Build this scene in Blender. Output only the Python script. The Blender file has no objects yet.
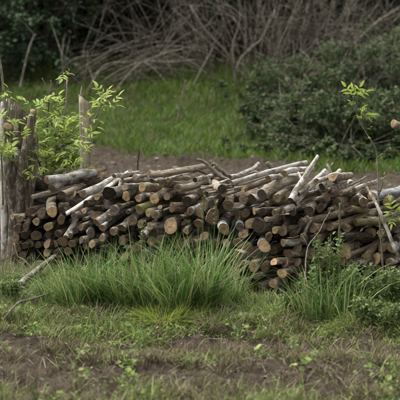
import bpy, math, random
import numpy as np
from mathutils import Vector, Matrix, Quaternion

SEED = 7
random.seed(SEED)
RNG = np.random.default_rng(SEED)
SC = bpy.context.scene
COL = SC.collection
R = math.radians

# ------------------------------------------------------------------ camera
CAM_H = 1.6
FPX = 400.0 * 120.0 / 36.0            # focal length in photo pixels
PITCH = math.atan((200 - 23) / FPX)
cam_d = bpy.data.cameras.new('camera')
cam = bpy.data.objects.new('camera', cam_d)
COL.objects.link(cam)
cam.location = (0, 0, CAM_H)
cam.rotation_euler = (R(90) - PITCH, 0, 0)
cam_d.lens = 120
cam_d.sensor_width = 36
cam_d.clip_start = 0.1
cam_d.clip_end = 1000
cam_d.dof.use_dof = True
cam_d.dof.focus_distance = 8.25
cam_d.dof.aperture_fstop = 4.0
SC.camera = cam

# ------------------------------------------------------------------ sky, sun, exposure
W = bpy.data.worlds.new('World')
SC.world = W
W.use_nodes = True
nt = W.node_tree
bg = nt.nodes['Background']
sky = nt.nodes.new('ShaderNodeTexSky')
sky.sky_type = 'NISHITA'
sky.sun_disc = False
SUN_EL, SUN_ROT = R(66), R(-62)
sky.sun_elevation = SUN_EL
sky.sun_rotation = SUN_ROT
sky.air_density = 1.0
sky.dust_density = 4.0
hs = nt.nodes.new('ShaderNodeHueSaturation')
hs.inputs['Saturation'].default_value = 0.08
nt.links.new(sky.outputs[0], hs.inputs['Color'])
nt.links.new(hs.outputs[0], bg.inputs['Color'])
bg.inputs['Strength'].default_value = 0.085

sun_d = bpy.data.lights.new('sun', 'SUN')
sun_d.energy = 1.5
sun_d.angle = R(42)
sun_d.color = (1.0, 0.97, 0.92)
sun = bpy.data.objects.new('sun', sun_d)
COL.objects.link(sun)
sv = Vector((math.sin(SUN_ROT) * math.cos(SUN_EL), math.cos(SUN_ROT) * math.cos(SUN_EL), math.sin(SUN_EL)))
sun.rotation_euler = sv.to_track_quat('Z', 'Y').to_euler()

SC.view_settings.view_transform = 'Standard'
SC.view_settings.look = 'None'
SC.view_settings.gamma = 1
SC.view_settings.exposure = 1.86
try:
    SC.cycles.max_bounces = 6
    SC.cycles.diffuse_bounces = 3
    SC.cycles.glossy_bounces = 2
    SC.cycles.transmission_bounces = 3
    SC.cycles.transparent_max_bounces = 4
except Exception:
    pass

# ------------------------------------------------------------------ helpers
def ray(px, py):
    u = (px - 200) / FPX
    v = (200 - py) / FPX
    return (u, math.cos(PITCH) + v * math.sin(PITCH), -math.sin(PITCH) + v * math.cos(PITCH))

def at(px, py, Y):
    """the point at depth Y that the photograph shows at (px, py)"""
    d = ray(px, py)
    t = Y / d[1]
    return Vector((d[0] * t, Y, CAM_H + d[2] * t))

def gdepth(py):
    d = ray(200, py)
    return CAM_H / -d[2] * d[1]

def hash2(ix, iy, seed):
    n = (ix.astype(np.int64) * 374761393 + iy.astype(np.int64) * 668265263 + seed * 974634777) & 0x7fffffff
    n = ((n ^ (n >> 13)) * 1274126177) & 0x7fffffff
    n = n ^ (n >> 16)
    return (n & 0xffff) / 65535.0

def vnoise(x, y, seed=0):
    x = np.asarray(x, float); y = np.asarray(y, float)
    ix = np.floor(x); iy = np.floor(y)
    fx = x - ix; fy = y - iy
    fx = fx * fx * (3 - 2 * fx); fy = fy * fy * (3 - 2 * fy)
    a = hash2(ix, iy, seed); b = hash2(ix + 1, iy, seed)
    c = hash2(ix, iy + 1, seed); d = hash2(ix + 1, iy + 1, seed)
    return (a * (1 - fx) + b * fx) * (1 - fy) + (c * (1 - fx) + d * fx) * fy

def sstep(a, b, x):
    t = np.clip((np.asarray(x, float) - a) / (b - a), 0, 1)
    return t * t * (3 - 2 * t)

def bank_edge(x):
    x = np.asarray(x, float)
    return 14.85 - .75 * np.clip(x, -1.6, 2.6) + .5 * (vnoise(x * 0.8, 0 * x, 3) - .5) + .35 * (vnoise(x * 3.1, 0 * x, 4) - .5)

def terrain(x, y):
    x = np.asarray(x, float); y = np.asarray(y, float)
    e = bank_edge(x)
    z = 0.08 * sstep(0, 0.20, y - e)
    z = z + 0.155 * np.clip(np.minimum(y - 16.0, y - e), 0, 5.5) * sstep(0.1, 1.5, y - e)
    near = 1 - sstep(10, 13, y)
    z = z + near * (0.055 * (vnoise(x * 1.7, y * 1.7, 11) - .5) + 0.05 * (vnoise(x * 5, y * 5, 12) - .5)
                    + 0.045 * (vnoise(x * 13, y * 13, 13) - .5) + 0.03 * (vnoise(x * 30, y * 30, 14) - .5))
    z = z + (1 - near) * (0.10 * (vnoise(x * 1.3, y * 1.3, 15) - .5) + 0.06 * (vnoise(x * 5, y * 5, 16) - .5) + 0.05 * (vnoise(x * 12, y * 12, 17) - .5))
    return z

class MB:
    """collects vertices and faces, builds one mesh object"""
    def __init__(self):
        self.v = []; self.q = []; self.t = []; self.r = []; self.n = 0
    def add(self, v, q=None, t=None, rnd=0.5):
        v = np.asarray(v, float).reshape(-1, 3)
        if q is not None and len(q): self.q.append(np.asarray(q, np.int64).reshape(-1, 4) + self.n)
        if t is not None and len(t): self.t.append(np.asarray(t, np.int64).reshape(-1, 3) + self.n)
        self.v.append(v)
        self.r.append(np.full(len(v), rnd) if np.isscalar(rnd) else np.asarray(rnd, float))
        self.n += len(v)
    def mesh(self, name, smooth=True):
        me = bpy.data.meshes.new(name)
        v = np.concatenate(self.v) if self.v else np.zeros((0, 3))
        q = np.concatenate(self.q) if self.q else np.zeros((0, 4), np.int64)
        t = np.concatenate(self.t) if self.t else np.zeros((0, 3), np.int64)
        me.vertices.add(len(v)); me.vertices.foreach_set('co', v.ravel())
        nl = q.size + t.size
        me.loops.add(nl)
        me.loops.foreach_set('vertex_index', np.concatenate([q.ravel(), t.ravel()]).astype(np.int32))
        me.polygons.add(len(q) + len(t))
        tot = np.concatenate([np.full(len(q), 4), np.full(len(t), 3)]).astype(np.int32)
        st = np.concatenate([[0], np.cumsum(tot)[:-1]]).astype(np.int32) if len(tot) else np.zeros(0, np.int32)
        me.polygons.foreach_set('loop_start', st)
        if smooth: me.polygons.foreach_set('use_smooth', np.ones(len(tot), bool))
        a = me.attributes.new('rnd', 'FLOAT', 'POINT')
        a.data.foreach_set('value', np.concatenate(self.r) if self.r else np.zeros(0))
        me.update(calc_edges=True)
        return me
    def build(self, name, mat, parent=None, smooth=True):
        me = self.mesh(name, smooth)
        me.materials.append(mat)
        o = bpy.data.objects.new(name, me)
        COL.objects.link(o)
        if parent is not None: o.parent = parent
        return o

def tag(o, label=None, cat=None, group=None, kind=None):
    if label: o['label'] = label
    if cat: o['category'] = cat
    if group: o['group'] = group
    if kind: o['kind'] = kind
    return o

def empty(name, loc=(0, 0, 0)):
    o = bpy.data.objects.new(name, None)
    o.empty_display_size = .05
    COL.objects.link(o); o.location = loc
    return o

def tube_arrays(pts, rad, seg=8, rough=0.0, cap=True, rng=RNG):
    P = np.asarray(pts, float); n = len(P)
    rad = np.broadcast_to(np.asarray(rad, float), (n,))
    T = np.gradient(P, axis=0)
    T /= np.linalg.norm(T, axis=1)[:, None] + 1e-12
    ref = np.array([0, 0, 1.0]) if abs(T[0][2]) < 0.9 else np.array([1.0, 0, 0])
    u = np.cross(T[0], ref); u /= np.linalg.norm(u)
    ang = np.linspace(0, 2 * math.pi, seg, endpoint=False)
    ca, sa = np.cos(ang)[:, None], np.sin(ang)[:, None]
    V = np.empty((n, seg, 3))
    for i in range(n):
        u = u - T[i] * np.dot(u, T[i]); u /= np.linalg.norm(u) + 1e-12
        w = np.cross(T[i], u)
        V[i] = P[i] + (ca * u + sa * w) * rad[i]
    if rough:
        k = 1 + rough * (rng.random((n, seg)) - .5)
        V = P[:, None, :] + (V - P[:, None, :]) * k[:, :, None]
    V = V.reshape(-1, 3)
    i = np.arange(n - 1)[:, None] * seg; j = np.arange(seg)[None, :]; j2 = (j + 1) % seg
    Q = np.stack([i + j, i + j2, i + seg + j2, i + seg + j], -1).reshape(-1, 4)
    Tt = []
    if cap:
        V = np.vstack([V, P[0], P[-1]])
        a, b = n * seg, n * seg + 1
        jj = np.arange(seg); k = (jj + 1) % seg
        Tt = np.vstack([np.stack([k, jj, np.full(seg, a)], 1),
                        np.stack([(n - 1) * seg + jj, (n - 1) * seg + k, np.full(seg, b)], 1)])
    return V, Q, Tt

def add_tube(mb, pts, rad, seg=8, rough=0.0, rnd=0.5, cap=True):
    V, Q, T = tube_arrays(pts, rad, seg, rough, cap)
    mb.add(V, Q, T, rnd)

def smooth_path(pts, n):
    """Catmull-Rom resample of a few control points"""
    P = np.array([list(p) for p in pts], float)
    if len(P) == 2:
        t = np.linspace(0, 1, n)[:, None]
        return P[0] * (1 - t) + P[1] * t
    E = np.vstack([2 * P[0] - P[1], P, 2 * P[-1] - P[-2]])
    out = []
    for s in np.linspace(0, len(P) - 1 - 1e-6, n):
        i = int(s); f = s - i
        a, b, c, d = E[i], E[i + 1], E[i + 2], E[i + 3]
        out.append(0.5 * ((2 * b) + (-a + c) * f + (2 * a - 5 * b + 4 * c - d) * f * f + (-a + 3 * b - 3 * c + d) * f ** 3))
    return np.array(out)

def blades(mb, base, h, w, az, lean, bend, seg=4, rng=RNG):
    """grass blades: base (N,3), height, width, azimuth of the lean, lean and bend factors"""
    N = len(base)
    h, w, az, lean, bend = [np.broadcast_to(np.asarray(a, float), (N,)) for a in (h, w, az, lean, bend)]
    d = np.stack([np.cos(az), np.sin(az), 0 * az], 1)
    fa = az + math.pi / 2 + (rng.random(N) - .5) * 1.6
    s = np.stack([np.cos(fa), np.sin(fa), 0 * fa], 1)
    ts = np.linspace(0, 1, seg + 1)
    V = []
    for t in ts:
        off = lean * t + bend * t ** 2.2
        zz = t - 0.42 * bend * t ** 2.6 - .12 * lean * t
        c = base + d * (h * off)[:, None] + np.array([0, 0, 1.0]) * (h * zz)[:, None]
        ww = w * (0.75 + .5 * t - 1.25 * t ** 2.5) * 0.5
        if t == 1:
            V.append(c[:, None, :])
        else:
            V.append(np.stack([c - s * ww[:, None], c + s * ww[:, None]], 1))
    V = np.concatenate(V, 1)
    m = 2 * seg + 1
    o = (np.arange(N) * m)[:, None]
    q = []
    for k in range(seg - 1):
        q.append(np.stack([o[:, 0] + 2 * k, o[:, 0] + 2 * k + 1, o[:, 0] + 2 * k + 3, o[:, 0] + 2 * k + 2], 1))
    k = seg - 1
    t3 = np.stack([o[:, 0] + 2 * k, o[:, 0] + 2 * k + 1, o[:, 0] + 2 * k + 2], 1)
    mb.add(V.reshape(-1, 3), np.concatenate(q) if q else None, t3, np.repeat(rng.random(N), m))

def rand_rot(N, rng, up=0.5):
    """N random frames (x along the leaf, z its normal); up>0 biases the normal upward"""
    nrm = rng.normal(size=(N, 3)); nrm /= np.linalg.norm(nrm, axis=1)[:, None]
    nrm[:, 2] = np.abs(nrm[:, 2]) + up
    nrm /= np.linalg.norm(nrm, axis=1)[:, None]
    a = rng.normal(size=(N, 3))
    x = a - nrm * np.sum(a * nrm, 1)[:, None]; x /= np.linalg.norm(x, axis=1)[:, None]
    y = np.cross(nrm, x)
    return x, y, nrm

LEAF6 = np.array([[0, 0, 0], [.30, .20, .05], [.68, .17, .03], [1, 0, -.10], [.68, -.17, .03], [.30, -.20, .05], [.5, 0, -.02]])
LEAF6_T = np.array([[0, 6, 1], [1, 6, 2], [2, 6, 3], [3, 6, 4], [4, 6, 5], [5, 6, 0]])

def leaves(mb, pos, size, up=0.5, rng=RNG, wide=1.0):
    N = len(pos)
    x, y, z = rand_rot(N, rng, up)
    s = np.broadcast_to(np.asarray(size, float), (N,))[:, None, None]
    L = LEAF6 * np.array([1, wide, 1])
    V = pos[:, None, :] + s * (L[None, :, 0:1] * x[:, None, :] + L[None, :, 1:2] * y[:, None, :] + L[None, :, 2:3] * z[:, None, :])
    T = (LEAF6_T[None] + (np.arange(N) * 7)[:, None, None]).reshape(-1, 3)
    mb.add(V.reshape(-1, 3), None, T, np.repeat(rng.random(N), 7))

# ------------------------------------------------------------------ materials
def new_mat(name):
    m = bpy.data.materials.new(name); m.use_nodes = True
    nt = m.node_tree
    b = nt.nodes['Principled BSDF']
    b.inputs['Roughness'].default_value = .85
    b.inputs['Specular IOR Level'].default_value = .25
    return m, nt, b

def N_(nt, typ, **kw):
    n = nt.nodes.new(typ)
    for k, v in kw.items(): setattr(n, k, v)
    return n

def ramp(nt, src, stops):
    r = nt.nodes.new('ShaderNodeValToRGB')
    e = r.color_ramp.elements
    while len(e) > 1: e.remove(e[-1])
    e[0].position = stops[0][0]; e[0].color = (*stops[0][1], 1)
    for p, c in stops[1:]:
        k = e.new(p); k.color = (*c, 1)
    nt.links.new(src, r.inputs[0])
    return r.outputs[0]

def mixc(nt, fac, a, b, mode='MIX'):
    m = nt.nodes.new('ShaderNodeMix'); m.data_type = 'RGBA'; m.blend_type = mode
    for sock, v in ((m.inputs[0], fac), (m.inputs[6], a), (m.inputs[7], b)):
        if isinstance(v, (int, float)): sock.default_value = v
        elif isinstance(v, tuple): sock.default_value = (*v, 1)
        else: nt.links.new(v, sock)
    return m.outputs[2]

def noise(nt, vec, scale, detail=4, rough=.6):
    n = nt.nodes.new('ShaderNodeTexNoise')
    n.inputs['Scale'].default_value = scale; n.inputs['Detail'].default_value = detail
    n.inputs['Roughness'].default_value = rough
    if vec is not None: nt.links.new(vec, n.inputs['Vector'])
    return n.outputs['Fac']

def obj_vec(nt, scale=(1, 1, 1), randomise=True):
    tc = nt.nodes.new('ShaderNodeTexCoord')
    mp = nt.nodes.new('ShaderNodeMapping'); mp.inputs['Scale'].default_value = scale
    nt.links.new(tc.outputs['Object'], mp.inputs['Vector'])
    if randomise:
        oi = nt.nodes.new('ShaderNodeObjectInfo')
        mu = nt.nodes.new('ShaderNodeMath'); mu.operation = 'MULTIPLY'; mu.inputs[1].default_value = 37.0
        nt.links.new(oi.outputs['Random'], mu.inputs[0])
        cx = nt.nodes.new('ShaderNodeCombineXYZ')
        for i in range(3): nt.links.new(mu.outputs[0], cx.inputs[i])
        nt.links.new(cx.outputs[0], mp.inputs['Location'])
    return mp.outputs[0]

def bump(nt, b, h, strength=.5, dist=.01):
    bp = nt.nodes.new('ShaderNodeBump'); bp.inputs['Strength'].default_value = strength
    bp.inputs['Distance'].default_value = dist
    nt.links.new(h, bp.inputs['Height']); nt.links.new(bp.outputs[0], b.inputs['Normal'])

def value_jitter(nt, col, lo, hi):
    oi = nt.nodes.new('ShaderNodeObjectInfo')
    mr = nt.nodes.new('ShaderNodeMapRange'); mr.inputs[3].default_value = lo; mr.inputs[4].default_value = hi
    nt.links.new(oi.outputs['Random'], mr.inputs[0])
    h = nt.nodes.new('ShaderNodeHueSaturation')
    nt.links.new(mr.outputs[0], h.inputs['Value']); nt.links.new(col, h.inputs['Color'])
    return h.outputs[0]

def bark_mat(name, dark, mid, light, patch=None, patch_at=.62, vertical=(1, 1, .3), dirt=(.05, .035, .022), peel=None, jit=(.70, 1.25)):
    m, nt, b = new_mat(name)
    v = obj_vec(nt, vertical)
    n1 = noise(nt, v, 70, 7, .75)
    n2 = noise(nt, obj_vec(nt, (1, 1, .6)), 14, 4, .6)
    n3 = noise(nt, obj_vec(nt, (1, 1, 1)), 90, 3, .7)
    c = ramp(nt, n1, [(.38, dark), (.49, mid), (.60, light)])
    c = mixc(nt, ramp(nt, n2, [(.36, (0, 0, 0)), (.66, (.7, .7, .7))]), c, tuple(x * .62 for x in mid))
    if peel:
        pl = noise(nt, obj_vec(nt, (1, 1, .45)), 19, 4, .6)
        c = mixc(nt, ramp(nt, pl, [(.60, (0, 0, 0)), (.63, (.9, .9, .9))]), c, peel)
    if patch:
        pn = noise(nt, obj_vec(nt, (1, 1, .7)), 24, 5, .65)
        pf = ramp(nt, pn, [(patch_at - .07, (0, 0, 0)), (patch_at + .03, (1, 1, 1))])
        c = mixc(nt, pf, c, patch)
    c = mixc(nt, ramp(nt, n3, [(.30, (.8, .8, .8)), (.42, (0, 0, 0))]), c, dirt)
    c = value_jitter(nt, c, *jit)
    nt.links.new(c, b.inputs['Base Color'])
    bump(nt, b, n1, 1.0, .022)
    return m

BARK = {
    'w': bark_mat('pale_lichen_bark', (.17, .145, .115), (.37, .325, .26), (.55, .50, .43), (.66, .64, .59), .51, peel=(.30, .235, .16)),
    't': bark_mat('tan_bark', (.14, .11, .075), (.37, .305, .22), (.52, .445, .34), (.48, .44, .37), .60, peel=(.40, .30, .19)),
    'g': bark_mat('grey_brown_bark', (.055, .044, .033), (.23, .185, .135), (.40, .335, .255), (.54, .51, .45), .55, peel=(.29, .215, .14)),
    'd': bark_mat('dark_bark', (.022, .017, .012), (.095, .073, .051), (.20, .16, .115), (.30, .27, .22), .65, peel=(.16, .11, .07)),  # dark brown bark, deepened to hold the shading low in the pile
    'm': bark_mat('mossy_bark', (.05, .045, .022), (.18, .155, .085), (.30, .26, .165), (.17, .17, .055), .52, peel=(.26, .20, .12)),
    'r': bark_mat('red_brown_bark', (.045, .032, .021), (.20, .142, .093), (.35, .265, .18), (.42, .37, .30), .60, peel=(.36, .24, .14)),
    'b': bark_mat('blue_white_bark', (.14, .135, .13), (.36, .36, .36), (.46, .465, .47), (.52, .535, .55), .54),
}
STUMP_BARK = bark_mat('stump_bark', (.035, .027, .018), (.165, .13, .088), (.30, .25, .18), (.40, .385, .34), .60, (1, 1, .10))
POST_WOOD = bark_mat('weathered_post_wood', (.14, .118, .078), (.35, .30, .21), (.47, .415, .31), (.50, .49, .44), .64, (1, 1, .07))
TWIG_PALE = bark_mat('pale_twig_bark', (.16, .13, .09), (.32, .28, .21), (.46, .42, .34), None)
TWIG_BROWN = bark_mat('brown_twig_bark', (.05, .035, .022), (.12, .09, .06), (.2, .155, .11), None)
TWIG_GREEN = bark_mat('green_shoot_bark', (.12, .13, .05), (.22, .23, .10), (.33, .33, .17), None)

def end_mat(name, core, ring, rim, crack, stain):
    m, nt, b = new_mat(name)
    tc = nt.nodes.new('ShaderNodeTexCoord')
    wob = noise(nt, obj_vec(nt, (1, 1, 1)), 30, 3)
    ln = N_(nt, 'ShaderNodeVectorMath', operation='LENGTH')
    nt.links.new(tc.outputs['Object'], ln.inputs[0])
    ad = N_(nt, 'ShaderNodeMath', operation='MULTIPLY_ADD'); ad.inputs[1].default_value = .012
    nt.links.new(wob, ad.inputs[0]); nt.links.new(ln.outputs['Value'], ad.inputs[2])
    mu = N_(nt, 'ShaderNodeMath', operation='MULTIPLY'); mu.inputs[1].default_value = 950
    nt.links.new(ad.outputs[0], mu.inputs[0])
    si = N_(nt, 'ShaderNodeMath', operation='SINE'); nt.links.new(mu.outputs[0], si.inputs[0])
    mr = N_(nt, 'ShaderNodeMapRange'); mr.inputs[1].default_value = -1
    nt.links.new(si.outputs[0], mr.inputs[0])
    c = mixc(nt, mr.outputs[0], core, ring)
    rad = ramp(nt, ad.outputs[0], [(.010, (.55, .55, .55)), (.018, (0, 0, 0)), (.030, (.1, .1, .1)), (.046, (1, 1, 1))])
    c = mixc(nt, rad, c, rim)
    # radial drying cracks
    ng = N_(nt, 'ShaderNodeVectorMath', operation='NORMALIZE'); nt.links.new(tc.outputs['Object'], ng.inputs[0])
    oi = nt.nodes.new('ShaderNodeObjectInfo')
    va = N_(nt, 'ShaderNodeVectorMath', operation='ADD')
    nt.links.new(ng.outputs[0], va.inputs[0])
    mm = N_(nt, 'ShaderNodeMath', operation='MULTIPLY'); mm.inputs[1].default_value = 50
    nt.links.new(oi.outputs['Random'], mm.inputs[0]); nt.links.new(mm.outputs[0], va.inputs[1])
    cn = noise(nt, va.outputs[0], 5.5, 2, .8)
    c = mixc(nt, ramp(nt, cn, [(.66, (0, 0, 0)), (.72, (.9, .9, .9))]), c, crack)
    st = noise(nt, obj_vec(nt), 26, 5, .65)
    c = mixc(nt, ramp(nt, st, [(.45, (0, 0, 0)), (.66, (.85, .85, .85))]), c, stain)
    c = value_jitter(nt, c, .42, 1.1)
    nt.links.new(c, b.inputs['Base Color'])
    bump(nt, b, noise(nt, obj_vec(nt, (1, 3, 1)), 120, 4), .5, .004)
    return m

END = {
    'o': end_mat('fresh_orange_end_grain', (.60, .42, .23), (.48, .32, .155), (.38, .24, .12), (.08, .05, .03), (.28, .185, .10)),
    't': end_mat('tan_end_grain', (.43, .31, .175), (.32, .22, .12), (.23, .155, .085), (.035, .025, .015), (.14, .098, .056)),
    'b': end_mat('brown_end_grain', (.22, .15, .088), (.155, .104, .06), (.115, .078, .046), (.02, .014, .01), (.065, .046, .03)),  # brown ends, colour lowered to include the shading of the lower pile
    'k': end_mat('dark_end_grain', (.095, .067, .044), (.066, .047, .032), (.052, .038, .027), (.01, .008, .007), (.026, .02, .015)),  # dark ends, lowered further with the pile's shade in the colour
    'y': end_mat('mossy_end_grain', (.38, .31, .14), (.30, .235, .10), (.23, .19, .085), (.05, .04, .02), (.16, .15, .06)),
}

def leaf_mat(name, cols, rough=.5, trans=.35, spec=.3, big=None):
    m, nt, b = new_mat(name)
    a = N_(nt, 'ShaderNodeAttribute', attribute_name='rnd')
    c = ramp(nt, a.outputs['Fac'], [(i / max(1, len(cols) - 1), k) for i, k in enumerate(cols)])
    if big:
        g = nt.nodes.new('ShaderNodeNewGeometry')
        nz = noise(nt, g.outputs['Position'], big[0], 3)
        c = mixc(nt, ramp(nt, nz, [(.40, (0, 0, 0)), (.62, (1, 1, 1))]), c, big[1], 'MULTIPLY')
    nt.links.new(c, b.inputs['Base Color'])
    b.inputs['Roughness'].default_value = rough
    b.inputs['Specular IOR Level'].default_value = spec
    tr = nt.nodes.new('ShaderNodeBsdfTranslucent')
    nt.links.new(c, tr.inputs['Color'])
    mx = nt.nodes.new('ShaderNodeMixShader'); mx.inputs[0].default_value = trans
    out = nt.nodes['Material Output']
    nt.links.new(b.outputs[0], mx.inputs[1]); nt.links.new(tr.outputs[0], mx.inputs[2])
    nt.links.new(mx.outputs[0], out.inputs['Surface'])
    return m

M_TALL = leaf_mat('tall_grass_blades', [(.040, .088, .021), (.074, .152, .034), (.122, .215, .05), (.20, .28, .085), (.35, .31, .16)], .45, .38)
M_SHORT = leaf_mat('short_field_grass', [(.06, .11, .022), (.105, .17, .03), (.18, .235, .045), (.31, .28, .12)], .55, .3)
M_YELLOW = leaf_mat('yellow_green_grass', [(.16, .23, .03), (.24, .32, .045), (.34, .38, .08)], .5)
M_WISPY = leaf_mat('wispy_grass_blades', [(.07, .10, .035), (.10, .14, .05), (.15, .18, .075), (.30, .26, .15)], .55)
M_BANK = leaf_mat('bank_grass_blades', [(.033, .085, .011), (.06, .13, .016), (.105, .18, .022), (.20, .215, .05)], .5, .4, .25, (1.3, (.62, .62, .55)))
M_SAP = leaf_mat('sapling_leaves', [(.20, .28, .055), (.28, .37, .075), (.38, .45, .11)], .5, .42)
M_SAP_DARK = leaf_mat('sapling_leaves_older', [(.11, .18, .04), (.17, .25, .055), (.24, .31, .08)], .5, .4)
M_BRAMBLE = leaf_mat('bramble_leaves', [(.026, .048, .016), (.045, .085, .027), (.08, .125, .045), (.135, .17, .085), (.15, .12, .075)], .6, .3, .15, (3.2, (.42, .42, .40)))
M_EVERGREEN = leaf_mat('evergreen_leaves', [(.018, .032, .012), (.028, .045, .016), (.04, .06, .02)], .5, .12)
M_SHADE = leaf_mat('shade_shrub_leaves', [(.03, .055, .025), (.05, .085, .035), (.07, .11, .05)], .5, .2)
M_DEADLEAF = leaf_mat('dead_leaves', [(.08, .05, .03), (.13, .085, .05), (.19, .13, .085)], .8, .15, .1)
M_WEED = leaf_mat('leafy_weed_leaves', [(.075, .115, .034), (.115, .17, .048), (.165, .23, .07)], .5, .3)
M_LOW = leaf_mat('low_weed_leaves', [(.06, .12, .024), (.105, .18, .034), (.175, .25, .05), (.27, .28, .09)], .55, .3)
M_STRAW = leaf_mat('dry_straw', [(.13, .095, .06), (.22, .17, .105), (.34, .28, .19), (.44, .38, .27)], .8, .15, .15)
M_STUBBLE = leaf_mat('brown_stubble', [(.04, .028, .018), (.075, .056, .036), (.13, .10, .064), (.20, .165, .11), (.13, .14, .055)], .8, .15, .1)

def soil_mat():
    m, nt, b = new_mat('soil')
    tc = nt.nodes.new('ShaderNodeTexCoord')
    P = tc.outputs['Object']
    n1 = noise(nt, P, 3.0, 6, .65); n2 = noise(nt, P, 22, 6, .7); n3 = noise(nt, P, 140, 4, .7)
    c = ramp(nt, n2, [(.34, (.030, .022, .015)), (.50, (.092, .069, .049)), (.66, (.175, .138, .102))])
    c = mixc(nt, ramp(nt, n1, [(.40, (0, 0, 0)), (.62, (.6, .6, .6))]), c, (.125, .10, .079))
    c = mixc(nt, ramp(nt, n3, [(.56, (0, 0, 0)), (.68, (.7, .7, .7))]), c, (.21, .165, .115))
    nt.links.new(c, b.inputs['Base Color'])
    b.inputs['Roughness'].default_value = .95
    b.inputs['Specular IOR Level'].default_value = .1
    ad = N_(nt, 'ShaderNodeMath', operation='ADD')
    nt.links.new(n2, ad.inputs[0]); nt.links.new(n3, ad.inputs[1])
    bump(nt, b, ad.outputs[0], 1.0, .035)
    return m
M_SOIL = soil_mat()
def clod_mat():
    m, nt, b = new_mat('soil_clod')
    a = N_(nt, 'ShaderNodeAttribute', attribute_name='rnd')
    c = ramp(nt, a.outputs['Fac'], [(0, (.055, .044, .034)), (.6, (.12, .097, .078)), (1, (.19, .16, .132))])
    nt.links.new(c, b.inputs['Base Color']); b.inputs['Roughness'].default_value = .95
    return m
M_CLOD = clod_mat()

# ------------------------------------------------------------------ ground sheet
def graded(a, b, step, lo, hi, grow=1.22):
    core = list(np.arange(a, b + 1e-6, step))
    s = step; x = core[0]; left = []
    while x > lo: s *= grow; x -= s; left.append(x)
    s = step; x = core[-1]; right = []
    while x < hi: s *= grow; x += s; right.append(x)
    return np.array(left[::-1] + core + right)

gx = graded(-1.7, 1.7, .017, -150, 150)
gy = np.concatenate([graded(5.0, 9.3, .017, -20, 9.3)[:-1], np.arange(9.32, 21, .05), 21 * 1.12 ** np.arange(0, 22)])
X, Y = np.meshgrid(gx, gy)
Z = terrain(X, Y)
nx, ny = len(gx), len(gy)
ii = (np.arange(ny - 1)[:, None] * nx + np.arange(nx - 1)[None, :]).ravel()
g = MB(); g.add(np.stack([X, Y, Z], -1).reshape(-1, 3), np.stack([ii, ii + 1, ii + nx + 1, ii + nx], 1))
tag(g.build('ground', M_SOIL), kind='structure', label='brown bare soil ground with a path behind the woodpile')

def on_ground(px, py):
    Yg = gdepth(py)
    for _ in range(3):
        p = at(px, py, Yg)
        Yg += (p.z - float(terrain(p.x, p.y))) / (CAM_H / Yg) * .9
    p = at(px, py, Yg); p.z = float(terrain(p.x, p.y))
    return p

# ------------------------------------------------------------------ logs
BASE_X = [0, 60, 130, 200, 270, 330, 400]
BASE_Y = [266, 269, 280, 290, 298, 294, 288]
def base_depth(px):
    return gdepth(float(np.interp(px, BASE_X, BASE_Y)))
def face_depth(px, py, dd=0.0):
    Yb = base_depth(px); Yf = Yb
    for _ in range(3):
        z = at(px, py, Yf).z
        Yf = Yb + .20 * max(z, 0)
    return Yf + dd

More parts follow.
